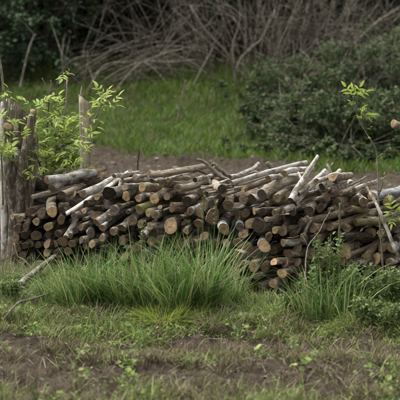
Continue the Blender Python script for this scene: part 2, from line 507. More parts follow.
def make_log(p0, direction, length, r, bark, end, taper=.9, bend=.02, rng=RNG, seg=16, tail_end=False, name='log', stubs=0):
    """a cut log: an Empty at its near cut, child bark, child cut_end; local +Z runs along it"""
    root = empty(name, p0)
    root.rotation_mode = 'QUATERNION'
    root.rotation_quaternion = Vector(direction).to_track_quat('Z', 'Y')
    nr = max(9, int(length / .045))
    zs = np.concatenate([[0, .003], np.linspace(.025, length, nr)])
    ang = np.linspace(0, 2 * math.pi, seg, endpoint=False)
    f0, f1, ph = rng.uniform(0, 6.28, 3)
    a1, a2 = rng.uniform(0, bend, 2) * length * 2
    cx = a1 * (np.sin(zs / length * 3.6 + f0) - math.sin(f0)) + .12 * a2 * (np.sin(zs / length * 9 + f1) - math.sin(f1))
    cy = a2 * (np.sin(zs / length * 3.1 + f1) - math.sin(f1)) + .12 * a1 * (np.sin(zs / length * 11 + f0) - math.sin(f0))
    rr = r * (1 + (taper - 1) * zs / length)
    rr[0] *= .965
    e2 = rng.uniform(.03, .16); e3 = rng.uniform(.0, .08)
    shape = 1 + e2 * np.cos(2 * ang + ph) + e3 * np.cos(3 * ang + f0)
    RR = rr[:, None] * shape[None, :] * (1 + .10 * (vnoise(zs[:, None] * 9 + f0 * 9, ang[None, :] * 1.2 + f1, 6) - .5) * 2 + .09 * (vnoise(zs[:, None] * 30 + f0 * 9, ang[None, :] * 2.2, 5) - .5) * 2)
    for k in range(rng.integers(1, 5)):                 # knots
        kz, ka = rng.uniform(.1, 1) * length, rng.uniform(0, 6.28)
        da = np.angle(np.exp(1j * (ang - ka)))
        RR *= 1 + rng.uniform(.1, .3) * np.exp(-((zs[:, None] - kz) / .022) ** 2 - (da[None, :] / .5) ** 2)
    x = cx[:, None] + RR * np.cos(ang)[None, :]
    y = cy[:, None] + RR * np.sin(ang)[None, :]
    kx, ky = rng.normal(0, .26, 2)
    sh = kx * RR * np.cos(ang) + ky * RR * np.sin(ang)
    z = zs[:, None] + sh * np.exp(-zs[:, None] / .05)
    V = np.stack([x, y, z], -1)
    n = len(zs)
    i = np.arange(n - 1)[:, None] * seg; j = np.arange(seg)[None, :]; j2 = (j + 1) % seg
    Q = np.stack([i + j, i + j2, i + seg + j2, i + seg + j], -1).reshape(-1, 4)
    mb = MB(); mb.add(V.reshape(-1, 3), Q)
    for k in range(stubs):
        kz, ka = rng.uniform(.2, .8) * length, rng.uniform(0, 6.28)
        i0 = int(np.argmin(np.abs(zs - kz)))
        c = np.array([cx[i0], cy[i0], kz]); dv = np.array([math.cos(ka), math.sin(ka), rng.uniform(.4, 1.2)])
        ln = rng.uniform(1.6, 3.0) * r
        add_tube(mb, [c, c + dv * ln * .5, c + dv * ln], [r * .45, r * .36, r * .3], 8, .1)
    def disc(layer, flip):
        ring0 = V[layer]; c = ring0.mean(0)
        rings = [ring0]
        for f in (.72, .42, .16):
            q = c + (ring0 - c) * f
            q[:, 2] += rng.normal(0, .0012, seg)
            rings.append(q)
        D = np.concatenate(rings + [c[None]])
        i = np.arange(3)[:, None] * seg
        Q = np.stack([i + j, i + seg + j, i + seg + j2, i + j2], -1).reshape(-1, 4)
        jj = np.arange(seg)
        T = np.stack([3 * seg + jj, np.full(seg, 4 * seg), 3 * seg + (jj + 1) % seg], 1)
        if flip: Q = Q[:, ::-1]; T = T[:, ::-1]
        return D, Q, T, c
    mb.build('bark', BARK[bark] if isinstance(bark, str) else bark, root)
    for layer, flip in ((0, False), (-1, True)):
        D, Q2, T2, c = disc(layer, flip)
        if layer == 0 or tail_end:
            eb = MB(); eb.add(D - c, Q2, T2)
            o = eb.build('cut_end', END[end], root, smooth=False)
            o.location = c
    if not tail_end:
        me = root.children[0].data if root.children else None
    return root

# near cut x, y, radius, tail x, y (photo pixels), bark, end grain, own label
LOGS = [
 (46.5,180,5.0,92,173,'w','b','pale barked log on top of the pile beneath the leafy sapling, cut end brown'),
 (52,188,4.2,84,174,'w','b',None),
 (32,197,2.6,80,185,'t','o','slender tan log sticking out leftward toward the stump below the sapling'),
 (12,217,3.4,38,216,'t','t','short pale log jutting out furthest left in front of the stump'),
 (32,217,1.5,52,202,'d','k','thin dark stick slanting up between the stump and the orange cut block'),
 (52,212,5.8,58,199,'t','o','blocky log with wide orange cut face, left end of the pile'),
 (62,210,4.6,82,195,'g','k',None),
 (66,214,2.3,126,175,'w','t','long thin whitish pole slanting across the left of the pile'),
 (66,237,3.2,78,209,'w','t','whitish grey pole end hanging steeply down the left of the pile'),
 (61,220,4.6,72,213,'r','b',None),
 (36,222,3.6,47,220,'t','t',None),
 (17,228,3.8,30,226,'g','b',None), (26,227,3.8,None,None,'d','b',None), (16,238,4.2,None,None,'d','b',None), (17,248,4.4,None,None,'r','b',None),
 (15,258,4.2,None,None,'d','k',None), (25,246,3.8,None,None,'d','k',None), (21,262,4.0,None,None,'d','b',None), (20,219,3.4,34,212,'t','b',None),
 (48,227,4.4,58,223,'r','t',None),
 (36,236,5.2,46,228,'d','b',None),
 (25,235,4.6,None,None,'d','k',None),
 (48,235,4.4,None,None,'d','k',None),
 (58,234,4.2,None,None,'r','b',None),
 (70,236,3.4,86,231,'t','b',None),
 (30,244,4.0,None,None,'r','t',None),
 (47,244,5.0,None,None,'d','b',None),
 (55,244,3.6,None,None,'r','t',None),
 (63,242,5.4,None,None,'r','b',None),
 (72,244,4.0,None,None,'d','b',None),
 (22,255,4.2,42,251,'d','k',None),
 (47,252,4.8,None,None,'m','y',None),
 (57,253,4.0,None,None,'d','b',None),
 (59,261,4.4,None,None,'d','b',None),
 (68,251,4.4,None,None,'d','t',None),
 (40,264,4.6,54,259,'m','y',None),
 (29,262,4.2,None,None,'d','k',None),
 (38,245,3.6,None,None,'d','b',None),
 (83,194,4.7,113,178,'w','b','thick white patched log slanting up on top right of the grey post'),
 (62,194,3.8,84,191,'t','k',None),
 (109,193,7.0,127,185,'g','k','thickest dark ended log on top, right of the grey post'),
 (97,197,3.2,106,195,'r','t',None),
 (86,204,3.6,110,202,'g','k',None),
 (114,211,5.2,122,201,'w','k',None),
 (74,216,4.0,100,209,'g','k',None),
 (97,223,4.0,None,None,'g','b',None),
 (109,218,3.4,118,208,'w','k',None),
 (102,228,4.0,123,218,'w','t',None),
 (91,233,4.6,98,226,'g','k',None),
 (81,227,4.0,None,None,'g','b',None),
 (102,238,3.6,None,None,'r','b',None),
 (81,240,4.2,None,None,'g','b',None),
 (92,244,4.2,None,None,'d','t',None),
 (113,232,4.6,None,None,'g','b',None),
 (126,197,4.4,136,193,'t','o','log with small round orange cut end below the thin upright stick'),
 (125,187,3.6,142,187,'w','t',None),
 (142,187,4.4,168,191,'t','o','top log with orange cut end just right of the thin upright stick'),
 (135,177,3.2,152,175,'w','b',None),
 (149,174,3.4,202,170,'t','b','long bare pale log lying lengthwise along the top, centre left'),
 (162,183,4.2,178,191,'r','t',None),
 (154,199,5.4,182,195,'r','o','thick reddish log with tan orange end lying lengthwise behind the tall grass'),
 (178,188,4.2,206,183,'t','b',None),
 (187,201,5.8,202,192,'g','k',None),
 (172,207,5.0,None,None,'r','b',None),
 (155,215,4.8,177,207,'g','t',None),
 (139,210,4.8,None,None,'m','y',None),
 (148,213,4.4,None,None,'t','y',None),
 (190,211,4.6,210,203,'w','b',None),
 (171,226,8.0,178,219,'r','t','very wide brown stump piece behind the tall grass tips'),
 (186,231,3.4,204,218,'g','t',None),
 (132,221,5.0,140,214,'w','b',None),
 (122,228,4.2,None,None,'g','b',None),
 (150,226,4.4,None,None,'g','t',None),
 (198,224,5.0,None,None,'r','b',None),
 (204,236,5.0,None,None,'g','b',None),
 (186,243,4.6,None,None,'d','b',None),
 (160,240,4.6,None,None,'d','b',None),
 (143,236,4.6,None,None,'g','b',None),
 (214,244,5.0,None,None,'d','b',None),
 (226,243,4.6,None,None,'d','t',None),
 (222,188,4.8,207,184,'t','k',None),
 (222,196,2.1,284,172,'t','t','long thin bare branch lying across the top, rising right'),
 (232,183,2.7,304,166,'w','t','long lichen spotted branch along the top, right of the twig tangle'),
 (213,217,7.6,216,204,'r','b','big dark brown ended log under the twig tangle'),
 (228,205,5.4,234,198,'r','b',None),
 (224,229,6.4,227,212,'w','t','log tilted up with pale centre in its cut end, right of the tall grass'),
 (240,227,4.6,244,213,'b','k','bluish white barked log pointing down with dark end'),
 (251,224,5.6,257,218,'t','t',None),
 (243,200,4.2,250,195,'t','k',None),
 (252,199,5.2,264,190,'w','k',None),
 (254,212,3.2,None,None,'r','o',None),
 (243,234,5.0,248,226,'t','t',None),
 (238,243,5.2,None,None,'t','t',None),
 (247,248,6.6,257,241,'g','t','thick tan ended log right beside the big grass tuft, upper of the low stack'),
 (264,246,6.6,266,236,'g','o','roundest bright tan cut end facing straight out, lower middle'),
 (238,255,6.2,None,None,'t','t',None),
 (243,264,4.2,262,257,'g','b',None),
 (253,267,5.6,272,260,'r','t',None),
 (274,262,4.0,None,None,'r','o',None),
 (282,273,5.0,None,None,'r','o','brightest orange cut end low in the pile, left of the white twig'),
 (256,276,4.2,282,268,'g','t',None),
 (273,284,4.8,None,None,'r','o',None),
 (276,292,4.2,290,285,'g','b',None),
 (269,237,4.0,268,229,'r','b',None),
 (283,243,4.0,None,None,'g','t',None),
 (245,282,4.6,260,279,'d','b',None),
 (261,288,5.0,None,None,'d','b',None),
 (288,254,5.0,None,None,'r','b',None),
 (285,263,4.0,None,None,'r','b',None),
 (292,289,4.0,None,None,'d','b',None),
 (262,195,5.8,296,178,'t','k','big pale tan log with dark hollow looking end on top, middle right'),
 (277,198,4.2,300,186,'t','t',None),
 (291,200,4.4,315,157,'w','b','pale lichen crusted branch standing up steeply, tallest of the pile'),
 (294,203,3.8,322,170,'w','b',None),
 (322,187,4.6,298,202,'t','k',None),
 (327,197,5.0,304,201,'t','b',None),
 (309,211,5.6,314,202,'t','k',None),
 (320,208,4.4,342,206,'g','k',None),
 (262,212,4.4,274,205,'t','k',None),
 (274,213,3.8,None,None,'g','b',None),
 (282,211,3.4,None,None,'g','b',None),
 (292,211,4.4,299,203,'t','k',None),
 (258,225,7.4,282,217,'g','k','thick log with very dark wide end, centre right, mid height'),
 (333,177,4.6,346,174,'t','t','stubby pale log on the top beside the bent dark branch'),
 (364,202,4.8,349,187,'g','b','log pointing down right with brown end, left of the right sapling'),
 (337,202,4.8,357,197,'t','b',None),
 (331,190,3.8,344,187,'g','b',None),
 (325,216,4.8,342,213,'r','k',None),
 (364,222,6.4,390,217,'g','k','thick grey log with dark ringed end behind the right sapling'),
 (350,209,3.8,380,210,'m','k','mossy green log lying sideways above the thick dark ringed one'),
 (387,202,5.2,402,197,'t','o',None),
 (372,196,5.2,406,187,'b','t','bluish white log on top at the right edge'),
 (356,223,4.2,None,None,'m','y',None),
 (344,250,7.2,364,241,'d','y','large mossy yellow ended log low on the right behind the weeds'),
 (348,256,3.2,386,241,'r','t','smooth reddish branch slanting up right in the low right stack'),
 (376,258,5.6,396,253,'r','o',None),
 (366,257,5.2,None,None,'r','t',None),
 (382,248,4.6,392,240,'t','t',None),
 (392,248,5.2,402,240,'w','t',None),
 (359,263,3.0,None,None,'r','o',None),
 (366,271,6.0,None,None,'d','b',None),
 (377,270,4.2,None,None,'d','b',None),
 (386,271,5.2,None,None,'d','t',None),
 (381,234,3.8,394,236,'m','y',None),
 (389,262,4.2,406,257,'g','b',None),
 (350,265,5.2,None,None,'d','b',None),
 (397,272,5.8,None,None,'g','b',None),
 (394,226,5.0,None,None,'g','b',None),
 (346,228,4.6,358,224,'r','b',None),
 (283,231,5.2,297,224,'r','b',None),
 (275,230,3.6,None,None,'t','t',None),
 (293,234,4.0,None,None,'r','b',None),
 (313,228,5.0,None,None,'r','b',None),
 (300,222,4.2,None,None,'r','k',None),
 (330,227,4.6,None,None,'r','b',None),
 (337,236,4.6,None,None,'d','b',None),
 (303,238,4.4,None,None,'r','b',None),
 (318,240,4.6,None,None,'d','b',None),
 (298,248,4.6,None,None,'d','b',None),
 (297,262,4.6,None,None,'d','b',None),
 (310,255,5.0,None,None,'d','b',None),
 (324,252,5.0,None,None,'d','b',None),
 (303,276,4.8,None,None,'d','b',None),
 (330,266,5.0,None,None,'d','b',None),
 (345,279,4.8,None,None,'d','b',None),
 (375,283,4.8,None,None,'d','b',None),
 (128,181,2.6,148,178,'t','b',None), (152,181,2.6,166,178,'g','b',None), (195,180,2.6,217,175,'g','k',None), (206,193,3.0,230,189,'d','k',None),
 (243,190,2.6,264,184,'t','t',None), (266,204,3.0,292,196,'g','b',None), (298,194,2.6,320,177,'t','b',None), (316,181,3.0,332,172,'w','b',None),
 (341,193,2.8,358,185,'t','b',None), (354,190,2.6,372,184,'g','b',None), (378,192,2.6,398,189,'g','k',None), (338,214,2.8,364,212,'g','b',None),
 (230,177,2.4,252,169,'w','b',None), (268,178,3.0,294,171,'w','b',None), (284,173,3.2,306,165,'w','t',None), (114,176,2.6,132,172,'w','b',None),
 (168,180,2.6,188,178,'t','t',None), (60,205,2.4,82,202,'g','k',None), (84,211,2.6,106,206,'t','t',None), (120,206,2.6,142,202,'g','b',None),
 (160,207,2.4,186,205,'d','b',None), (180,217,2.6,204,212,'g','b',None), (228,215,2.4,246,207,'t','b',None), (266,219,2.6,288,212,'t','b',None),
 (304,206,2.4,326,202,'w','b',None), (306,218,2.6,330,213,'g','b',None), (84,219,2.2,104,214,'w','b',None), (128,212,2.4,146,206,'g','k',None),
]
COLS = [(0, 'by the stump'), (42, 'below the leafy sapling'), (66, 'left of the grey post'), (80, 'under the grey post'),
        (104, 'right of the grey post'), (121, 'under the thin upright stick'), (146, 'under the long lengthwise top log'),
        (182, 'just left of the twig tangle'), (207, 'under the twig tangle'), (234, 'beside the bluish white log'),
        (257, 'under the big dark-ended top log'), (279, 'left of the tall pale branch'), (300, 'under the tall pale branch'),
        (325, 'under the bent dark branch'), (348, 'left of the right sapling'), (375, 'right of the right sapling')]
ORD = ['top', 'second', 'third', 'fourth', 'fifth', 'sixth', 'seventh', 'eighth', 'ninth', 'tenth', 'eleventh', 'twelfth', 'thirteenth', 'fourteenth']
BARK_W = {'w': 'whitish', 't': 'tan', 'g': 'grey-brown', 'd': 'dark', 'm': 'mossy', 'r': 'reddish', 'b': 'bluish white'}
END_W = {'o': 'orange', 't': 'tan', 'b': 'brown', 'k': 'blackened', 'y': 'yellowish'}
def col_of(x):
    return max(i for i, c in enumerate(COLS) if x >= c[0])
rank = {}
for ci in range(len(COLS)):
    m = sorted([l for l in LOGS if col_of(l[0]) == ci], key=lambda l: l[1])
    for k, l in enumerate(m): rank[id(l)] = (k, len(m) - 1 - k)

rl = np.random.default_rng(21)
for l in LOGS:
    ex, ey, rp, tx, ty, bk, en, lab = l
    dY_low = bool(lab) and 'pale lichen crusted' in lab
    Ye = face_depth(ex, ey, rl.uniform(-.03, .03))
    p0 = at(ex, ey, Ye)
    rp *= .96
    r = rp * Ye / FPX
    if tx is None:
        yaw = R(rl.uniform(-8, 30) if ex < 80 else rl.uniform(12, 60))
        d = Vector((math.sin(yaw), math.cos(yaw), rl.normal(.03, .11)))
        L = rl.uniform(.55, .7) if ex > 34 else .27
        if ex < 34: d.x = rl.uniform(-.05, .25)
    else:
        s = math.hypot(tx - ex, ty - ey) * Ye / FPX
        dY = min(.5, max(.12, .48 - .95 * s))
        if lab and 'pale lichen crusted' in lab: dY = .25; rp *= .85; r *= .85
        p1 = at(tx, ty, Ye + dY)
        d = p1 - p0
        L = max(d.length * 1.06, .5 if s < .2 else 0)
        if s < .12: d.z *= .6
    p0.z = max(p0.z, r * .9 + float(terrain(p0.x, p0.y)))
    if lab is None:
        sz = 'thin' if rp < 3.7 else ('thick' if rp > 5.1 else 'medium')
        k, kb = rank[id(l)]
        pos = ('topmost' if k == 0 else ORD[k] + ' from the top') if k <= kb else ('lowest' if kb == 0 else ORD[kb] + ' from the bottom')
        lab = f'{sz} {BARK_W[bk].split()[-1]} log, {END_W[en]} end, {pos} {COLS[col_of(ex)][1]}'
    o = make_log(p0, d, L, r, bk, en, taper=.55 if dY_low else rl.uniform(.74, .98), bend=.024 if rp > 3.6 else .022, rng=rl,
                 tail_end=True, stubs=1 if rp > 3.5 and rl.random() < .3 else 0)
    tag(o, lab, 'log', 'logs in the woodpile')

# logs seated further back, seen in the gaps
TOPX = [14, 30, 50, 100, 150, 200, 240, 300, 330, 360, 410]
TOPY = [226, 205, 186, 186, 188, 190, 192, 186, 190, 198, 202]
FILL = []
for row in range(12):
    for cxi in range(46):
        px = 16 + cxi * 9.0 + (row % 2) * 4.5 + rl.normal(0, 1.6)
        py = 292 - row * 8.6 + rl.normal(0, 1.6)
        if px > 408 or py < np.interp(px, TOPX, TOPY) + 4 or py > np.interp(px, BASE_X, BASE_Y) - 3: continue
        if (70 < px < 232 and py > 262) or (296 < px < 345 and py > 275): continue
        rp = rl.uniform(3.8, 5.6)
        near = min(math.hypot(px - l[0], py - l[1]) - .80 * (l[2] + rp) for l in LOGS)
        nf = min([math.hypot(px - f[0], py - f[1]) - .9 * (f[2] + rp) for f in FILL] + [9])
        if near < 0 or nf < 0: continue
        FILL.append((px, py, rp))
for f in FILL:
    px, py, rp = f
    Ye = face_depth(px, py, rl.uniform(.03, .14))
    p0 = at(px, py, Ye)
    yaw = R(rl.uniform(-5, 30) if px < 80 else rl.uniform(8, 55))
    bk = rl.choice(['d', 'r', 'g', 'd']); en = rl.choice(['b', 'k', 'b', 't'])
    r = rp * Ye / FPX
    p0.z = max(p0.z, r)
    o = make_log(p0, (math.sin(yaw), math.cos(yaw), rl.normal(.02, .09)), rl.uniform(.45, .6), r, bk, en, rng=rl, seg=12, bend=.02)
    ci = col_of(px)
    m = sorted([q for q in FILL if col_of(q[0]) == ci], key=lambda q: q[1])
    k = m.index(f); kb = len(m) - 1 - k
    pos = ('topmost' if k == 0 else ORD[k] + ' from the top') if k <= kb else ('lowest' if kb == 0 else ORD[kb] + ' from the bottom')
    tag(o, f'sunken {BARK_W[bk].split()[0]} log, {pos} in gaps {COLS[ci][1]}', 'log', 'logs sunk in gaps of the woodpile')
k = len(FILL)
SL = []
for i in range(18):
    px = rl.uniform(110, 380); py = np.interp(px, TOPX, TOPY) + rl.uniform(-8, 26)
    SL.append((px, py, rl.uniform(1.2, 2.3), R(rl.uniform(25, 66)), rl.choice(['w', 't', 'g', 't', 'w'])))
for q in SL:
    px, py, rp, yaw, bk = q
    Ye = face_depth(px, py, rl.uniform(-.05, .02)); p0 = at(px, py, Ye)
    o = make_log(p0, (math.sin(yaw), math.cos(yaw), rl.uniform(.0, .2)), rl.uniform(.22, .42), rp * Ye / FPX, bk, rl.choice(['t', 'b', 'b']), rng=rl, seg=10, bend=.015, taper=.55, tail_end=True)
    ci = col_of(px); m = sorted([u for u in SL if col_of(u[0]) == ci], key=lambda u: u[1])
    k = m.index(q); kb = len(m) - 1 - k
    pos = ('topmost' if k == 0 else ORD[k] + ' from the top') if k <= kb else ('lowest' if kb == 0 else ORD[kb] + ' from the bottom')
    tag(o, f'slender {BARK_W[bk]} stick on the pile, {pos} {COLS[ci][1]}', 'stick', 'slender sticks on the woodpile')
# added backing logs, laid crosswise to plug leaks so the gaps stay dark
for rw in range(7):
    for ck, (xa, xb, wd) in enumerate(((-1.22, -.52, 'left'), (-.42, .36, 'middle'), (.44, 1.26, 'right'))):
        zz = .05 + rw * .088
        if zz > (.54 if ck else .50): continue
        Yb = base_depth(200 + (xa + xb) / 2 * FPX / 8.4) + .50 + rl.uniform(-.04, .04)
        dyy = (base_depth(200 + xb * FPX / 8.4) - base_depth(200 + xa * FPX / 8.4))
        o = make_log((xa + rl.uniform(-.04, .04), Yb - dyy / 2, zz), (xb - xa, dyy, rl.normal(0, .01)), math.hypot(xb - xa, dyy) + .1, .052, rl.choice(['d', 'g', 'r']), 'b', rng=rl, seg=12, tail_end=True)
        tag(o, f'added long backing log laid crosswise behind the {wd} of the pile, {["lowest", "second", "third", "fourth", "fifth", "sixth", "seventh"][rw]} layer', 'log', 'backing logs added behind the woodpile')
print('filler logs', k)

# ------------------------------------------------------------------ sticks and twigs lying on or in front of the pile
def stick(name, px_pts, Y, rpx, mat, label, cat, seg=9, n=14, side=None, group=None, rough=.12, part='stem'):
    """a crooked stick through photo points; Y one depth or a list"""
    Ys = [Y] * len(px_pts) if np.isscalar(Y) else Y
    P = [at(x, y, yy) for (x, y), yy in zip(px_pts, Ys)]
    root = empty(name, P[0])
    o0 = np.array(P[0])
    r = np.array(rpx, float) * Ys[0] / FPX
    mb = MB()
    path = smooth_path(P, n) - o0
    path[1:-1] += RNG.normal(0, .0015, path[1:-1].shape)
    add_tube(mb, path, np.interp(np.linspace(0, 1, n), np.linspace(0, 1, len(r)), r), seg, rough)
    mb.build(part, mat, root)
    for sp, sr in (side or []):
        SP = [at(x, y, yy) for (x, y, yy) in sp]
        m2 = MB(); pp = smooth_path(SP, 9) - o0
        add_tube(m2, pp, np.linspace(sr[0], sr[1], 9) * Ys[0] / FPX, 7, rough)
        m2.build('side_branch', mat, root)
    tag(root, label, cat, group)
    return root

G_T = 'loose branches on top of the woodpile'
stick('dead_branch', [(197, 159), (206, 163), (216, 173), (234, 186)], 8.35, [1.3, 1.9, 2.2, 2.4], TWIG_PALE,
      'pale crooked branch of the twig tangle, reaching furthest left over the pile', 'branch', group=G_T,
      side=[([(216, 173, 8.35), (224, 178, 8.34), (240, 180, 8.36)], (1.8, 1.2))])
stick('dead_branch', [(196, 169), (206, 174), (216, 182)], 8.33, [1.2, 1.5, 1.6], TWIG_BROWN,
      'short thin brown twig lowest in the twig tangle', 'branch', group=G_T)
stick('dead_branch', [(211, 164), (216, 166), (232, 179)], 8.45, [2.3, 2.3, 1.8], TWIG_PALE,
      'pale branch with sawn tip, rightmost of the twig tangle', 'branch', group=G_T,
      side=[([(216, 166, 8.45), (213, 168, 8.43), (209, 172, 8.4)], (1.6, 1.0))])
stick('dead_branch', [(267, 162), (272, 168), (281, 172), (302, 167)], 8.35, [2.4, 2.8, 2.8, 2.2], TWIG_PALE,
      'bent pale branch with hooked tip on top, left of the tall lichen branch', 'branch', group=G_T)
stick('dead_branch', [(327, 164), (332, 177), (340, 184), (349, 189)], 8.2, [1.3, 2.4, 2.8, 3.0], BARK['g'],
      'bent dark branch curving down over the top right of the pile', 'branch', group=G_T,
      side=[([(331, 174, 8.2), (329, 169, 8.22), (333, 163, 8.24)], (1.4, .7))])
stick('dead_branch', [(345, 188), (355, 183), (366, 177)], 8.2, [1.3, 1.2, 1.0], TWIG_PALE,
      'straight thin pale stick pointing up right beside the bent dark branch', 'branch', group=G_T)
stick('dead_branch', [(300, 242), (306, 230), (311, 220)], 7.83, [1.7, 1.8, 1.6], TWIG_PALE,
      'short pale stick leaning on the pile face above the white forked twig', 'branch')
stick('dead_branch', [(296, 236), (300, 228), (304, 220)], 7.84, [.8, .8, .7], TWIG_PALE,
      'hair thin pale stick just left of the short leaning stick', 'branch')
stick('dead_branch', [(240, 177), (254, 172), (262, 174)], 8.4, [1.6, 1.6, 1.0], TWIG_PALE,
      'whitish curled twig lying over the lichen spotted branch', 'branch', group=G_T)
stick('upright_stick', [(136, 186), (137.5, 168), (139, 149)], 8.9, [.9, .85, .8], TWIG_BROWN,
      'thin dark upright stick standing behind the left half of the pile', 'stick')
stick('upright_stick', [(339, 252), (339.5, 228), (340, 203)], 7.7, [1.3, 1.2, 1.1], TWIG_GREEN,
      'yellowish green dead stalk standing upright among the right weeds', 'stick')
stick('fallen_twig', [(304, 322), (304, 306), (305, 275), (308, 247), (317, 235), (330, 211)], [7.35, 7.42, 7.5, 7.6, 7.65, 7.7], [.6, .7, .75, .75, .6, .4], TWIG_PALE,
      'white forked twig standing in front of the pile in the right grass', 'twig', n=26,
      side=[([(308, 247, 7.6), (305, 240, 7.6), (301, 234, 7.62)], (.55, .35)), ([(304, 306, 7.42), (296, 302, 7.45), (284, 294, 7.5)], (.9, .5))])
stick('leaning_stick', [(398, 256), (388, 232), (378, 208), (367, 187)], [7.6, 7.65, 7.7, 7.8], [2.0, 1.9, 1.7, 1.2], BARK['g'],
      'bare brown stick leaning left across the right end of the pile', 'stick')
for pts, lb in (([(20, 262), (30, 272), (41, 285), (52, 292)], 'pale dry stalk arching over the left grass, upper one'),
                ([(14, 243), (18, 256), (26, 262), (36, 278)], 'pale bent dry stalk beside the foot of the stump')):
    stick('dry_stalk', pts, 8.2, [.7, .8, .7, .4], M_STRAW, lb, 'stalk', group='dry stalks at the left')
pp = [on_ground(x, y) for x, y in ((3, 326), (18, 319), (33, 314), (52, 308), (70, 308), (78, 300))]
for i_, h_ in enumerate((.04, .07, .085, .09, .09, .13)): pp[i_].z += h_
root = empty('dry_stalk', pp[0]); mb = MB()
add_tube(mb, smooth_path(pp, 24) - np.array(pp[0]), np.linspace(.0065, .004, 24), 7, .15); mb.build('stem', TWIG_PALE, root)
mb = MB()
tip = np.array(pp[-1] - pp[0])
leaves(mb, tip + RNG.normal(0, .012, (26, 3)), RNG.uniform(.015, .03, 26)); mb.build('seed_head', M_STRAW, root)
tag(root, 'long pale dry stalk lying on the soil in front of the left grass tuft', 'stalk', 'dry stalks at the left')

pa, pb = on_ground(20, 297), on_ground(63, 266)
pa.z += .05; pb.z += .09
o = make_log(pa, pb - pa, (pb - pa).length, 3.5 * pa.y / FPX, 'g', 'k', taper=.7, bend=.018, rng=rl, tail_end=True, name='fallen_log')
tag(o, 'single pale pole lying on the ground in front of the pile\'s left end', 'log')

# loose lichen flakes and split chips on the pile top near the grey post
for i, (x, y, Yd, sx) in enumerate(((92, 171, 9.0, .05), (99, 173, 8.95, .06), (105, 177, 8.9, .045), (88, 173, 9.0, .035))):
    p = at(x, y, Yd)
    root = empty('bark_chip', p); mb = MB()
    n = 7; a = np.linspace(0, 6.283, n, endpoint=False)
    rr = sx * RNG.uniform(.35, .6, n)
    top = np.stack([rr * np.cos(a) * 1.4, rr * np.sin(a) * .5, .012 + .02 * RNG.random(n)], 1)
    bot = top * np.array([1.05, 1.05, 0]) - np.array([0, 0, .02])
    jj = np.arange(n); kk = (jj + 1) % n
    mb.add(np.vstack([top, bot, top.mean(0) + [0, 0, .01]]), np.stack([jj + n, kk + n, kk, jj], 1), np.stack([jj, kk, np.full(n, 2 * n)], 1))
    mb.build('chip_body', END['t'] if i < 3 else BARK['w'], root, smooth=False)
    tag(root, ['pale split wood chip on the pile nearest the grey post', 'largest pale wood chip, middle of those beside the grey post',
               'pale wood chip furthest right of the grey post', 'small whitish bark chip touching the grey post foot'][i], 'wood chip', 'chips beside the grey post')

# ------------------------------------------------------------------ coppiced stump at the left
def ragged_trunk(px_pts, Y, rpx, n=22, seg=20, flutes=.10, top_slant=None, rng=None, seed=1):
    P = [at(x, y, Y if np.isscalar(Y) else Y[i]) for i, (x, y) in enumerate(px_pts)]
    path = smooth_path(P, n)
    Y0 = Y if np.isscalar(Y) else Y[0]
    r = np.interp(np.linspace(0, 1, n), np.linspace(0, 1, len(rpx)), rpx) * Y0 / FPX
    V, Q, T = tube_arrays(path, r, seg, 0, True)
    ang = np.arange(seg)[None, :] * 2 * math.pi / seg; ti = np.arange(n)[:, None]
    k = 1 + flutes * (np.cos(5 * ang + seed) * .5 + np.cos(3 * ang + 2.1 * seed) * .6) + flutes * 1.4 * (vnoise(ti * .35 + seed * 7, ang * 2.2, seed) - .5) + flutes * .9 * (vnoise(ti * .22 + seed * 3, ang * 5.5, seed + 1) - .5)
    body = V[:n * seg].reshape(n, seg, 3)
    body = path[:, None] + (body - path[:, None]) * k[:, :, None]
    V[:n * seg] = body.reshape(-1, 3)
    if top_slant is not None:
        c = path[-1]
        plane = c[2] + (V[:, 0] - c[0]) * top_slant[0] + (V[:, 1] - c[1]) * top_slant[1] + np.random.default_rng(seed).normal(0, top_slant[2], len(V))
        ext = V[(n - 1) * seg:n * seg]
        ext[:, 2] += .12; V[(n - 1) * seg:n * seg] = ext; V[-1, 2] += .12
        V[:, 2] = np.minimum(V[:, 2], plane)
    return V, Q, T, path, r

YS = 9.14
stump = empty('tree_stump', at(20, 262, YS))
o0 = np.array(stump.location)
def stump_part(name, mat, *a, **k):
    V, Q, T, path, r = ragged_trunk(*a, **k)
    mb = MB(); mb.add(V - o0, Q, T)
    return mb.build(name, mat, stump), path, r
stump_part('trunk', STUMP_BARK, [(20, 268), (20, 235), (20, 205), (19, 185), (19, 165), (19, 150)], YS, [15, 12.5, 11.5, 10.8, 8.5, 4], n=34, seg=30, flutes=.15, seed=2)
stump_part('stem', STUMP_BARK, [(18, 230), (17, 190), (16, 160), (18, 135), (19, 108)], [YS + .03] * 5, [8, 9.2, 8.8, 8.6, 9], n=30, flutes=.13, top_slant=(-.9, -.4, .006), seed=3)
stump_part('stem', STUMP_BARK, [(17, 235), (12, 190), (10, 165), (9, 145), (8, 128)], [YS, YS - .05, YS - .09, YS - .1, YS - .12], [4, 6.2, 5.2, 4.6, 4.2], n=26, seed=4)
stump_part('stem', STUMP_BARK, [(19, 230), (20, 190), (24, 160), (29, 135), (33, 112)], [YS, YS - .06, YS - .08, YS - .06, YS - .04], [4, 6, 5.2, 4.6, 3.6], n=26, seed=5, top_slant=(.5, -.3, .004))
stump_part('stem', STUMP_BARK, [(22, 240), (27, 205), (31, 175), (34, 155), (35, 138)], [YS, YS - .02, YS - .02, YS - .01, YS], [5, 6.5, 5.6, 4.6, 3.4], n=26, seed=6, top_slant=(1.2, -.3, .006))
stump_part('stem', BARK['w'], [(6, 268), (5, 220), (4, 165), (3, 130), (4, 101)], YS + .04, [4.6, 4.2, 4.0, 3.8, 3.2], seed=7, top_slant=(.6, 0, .008))
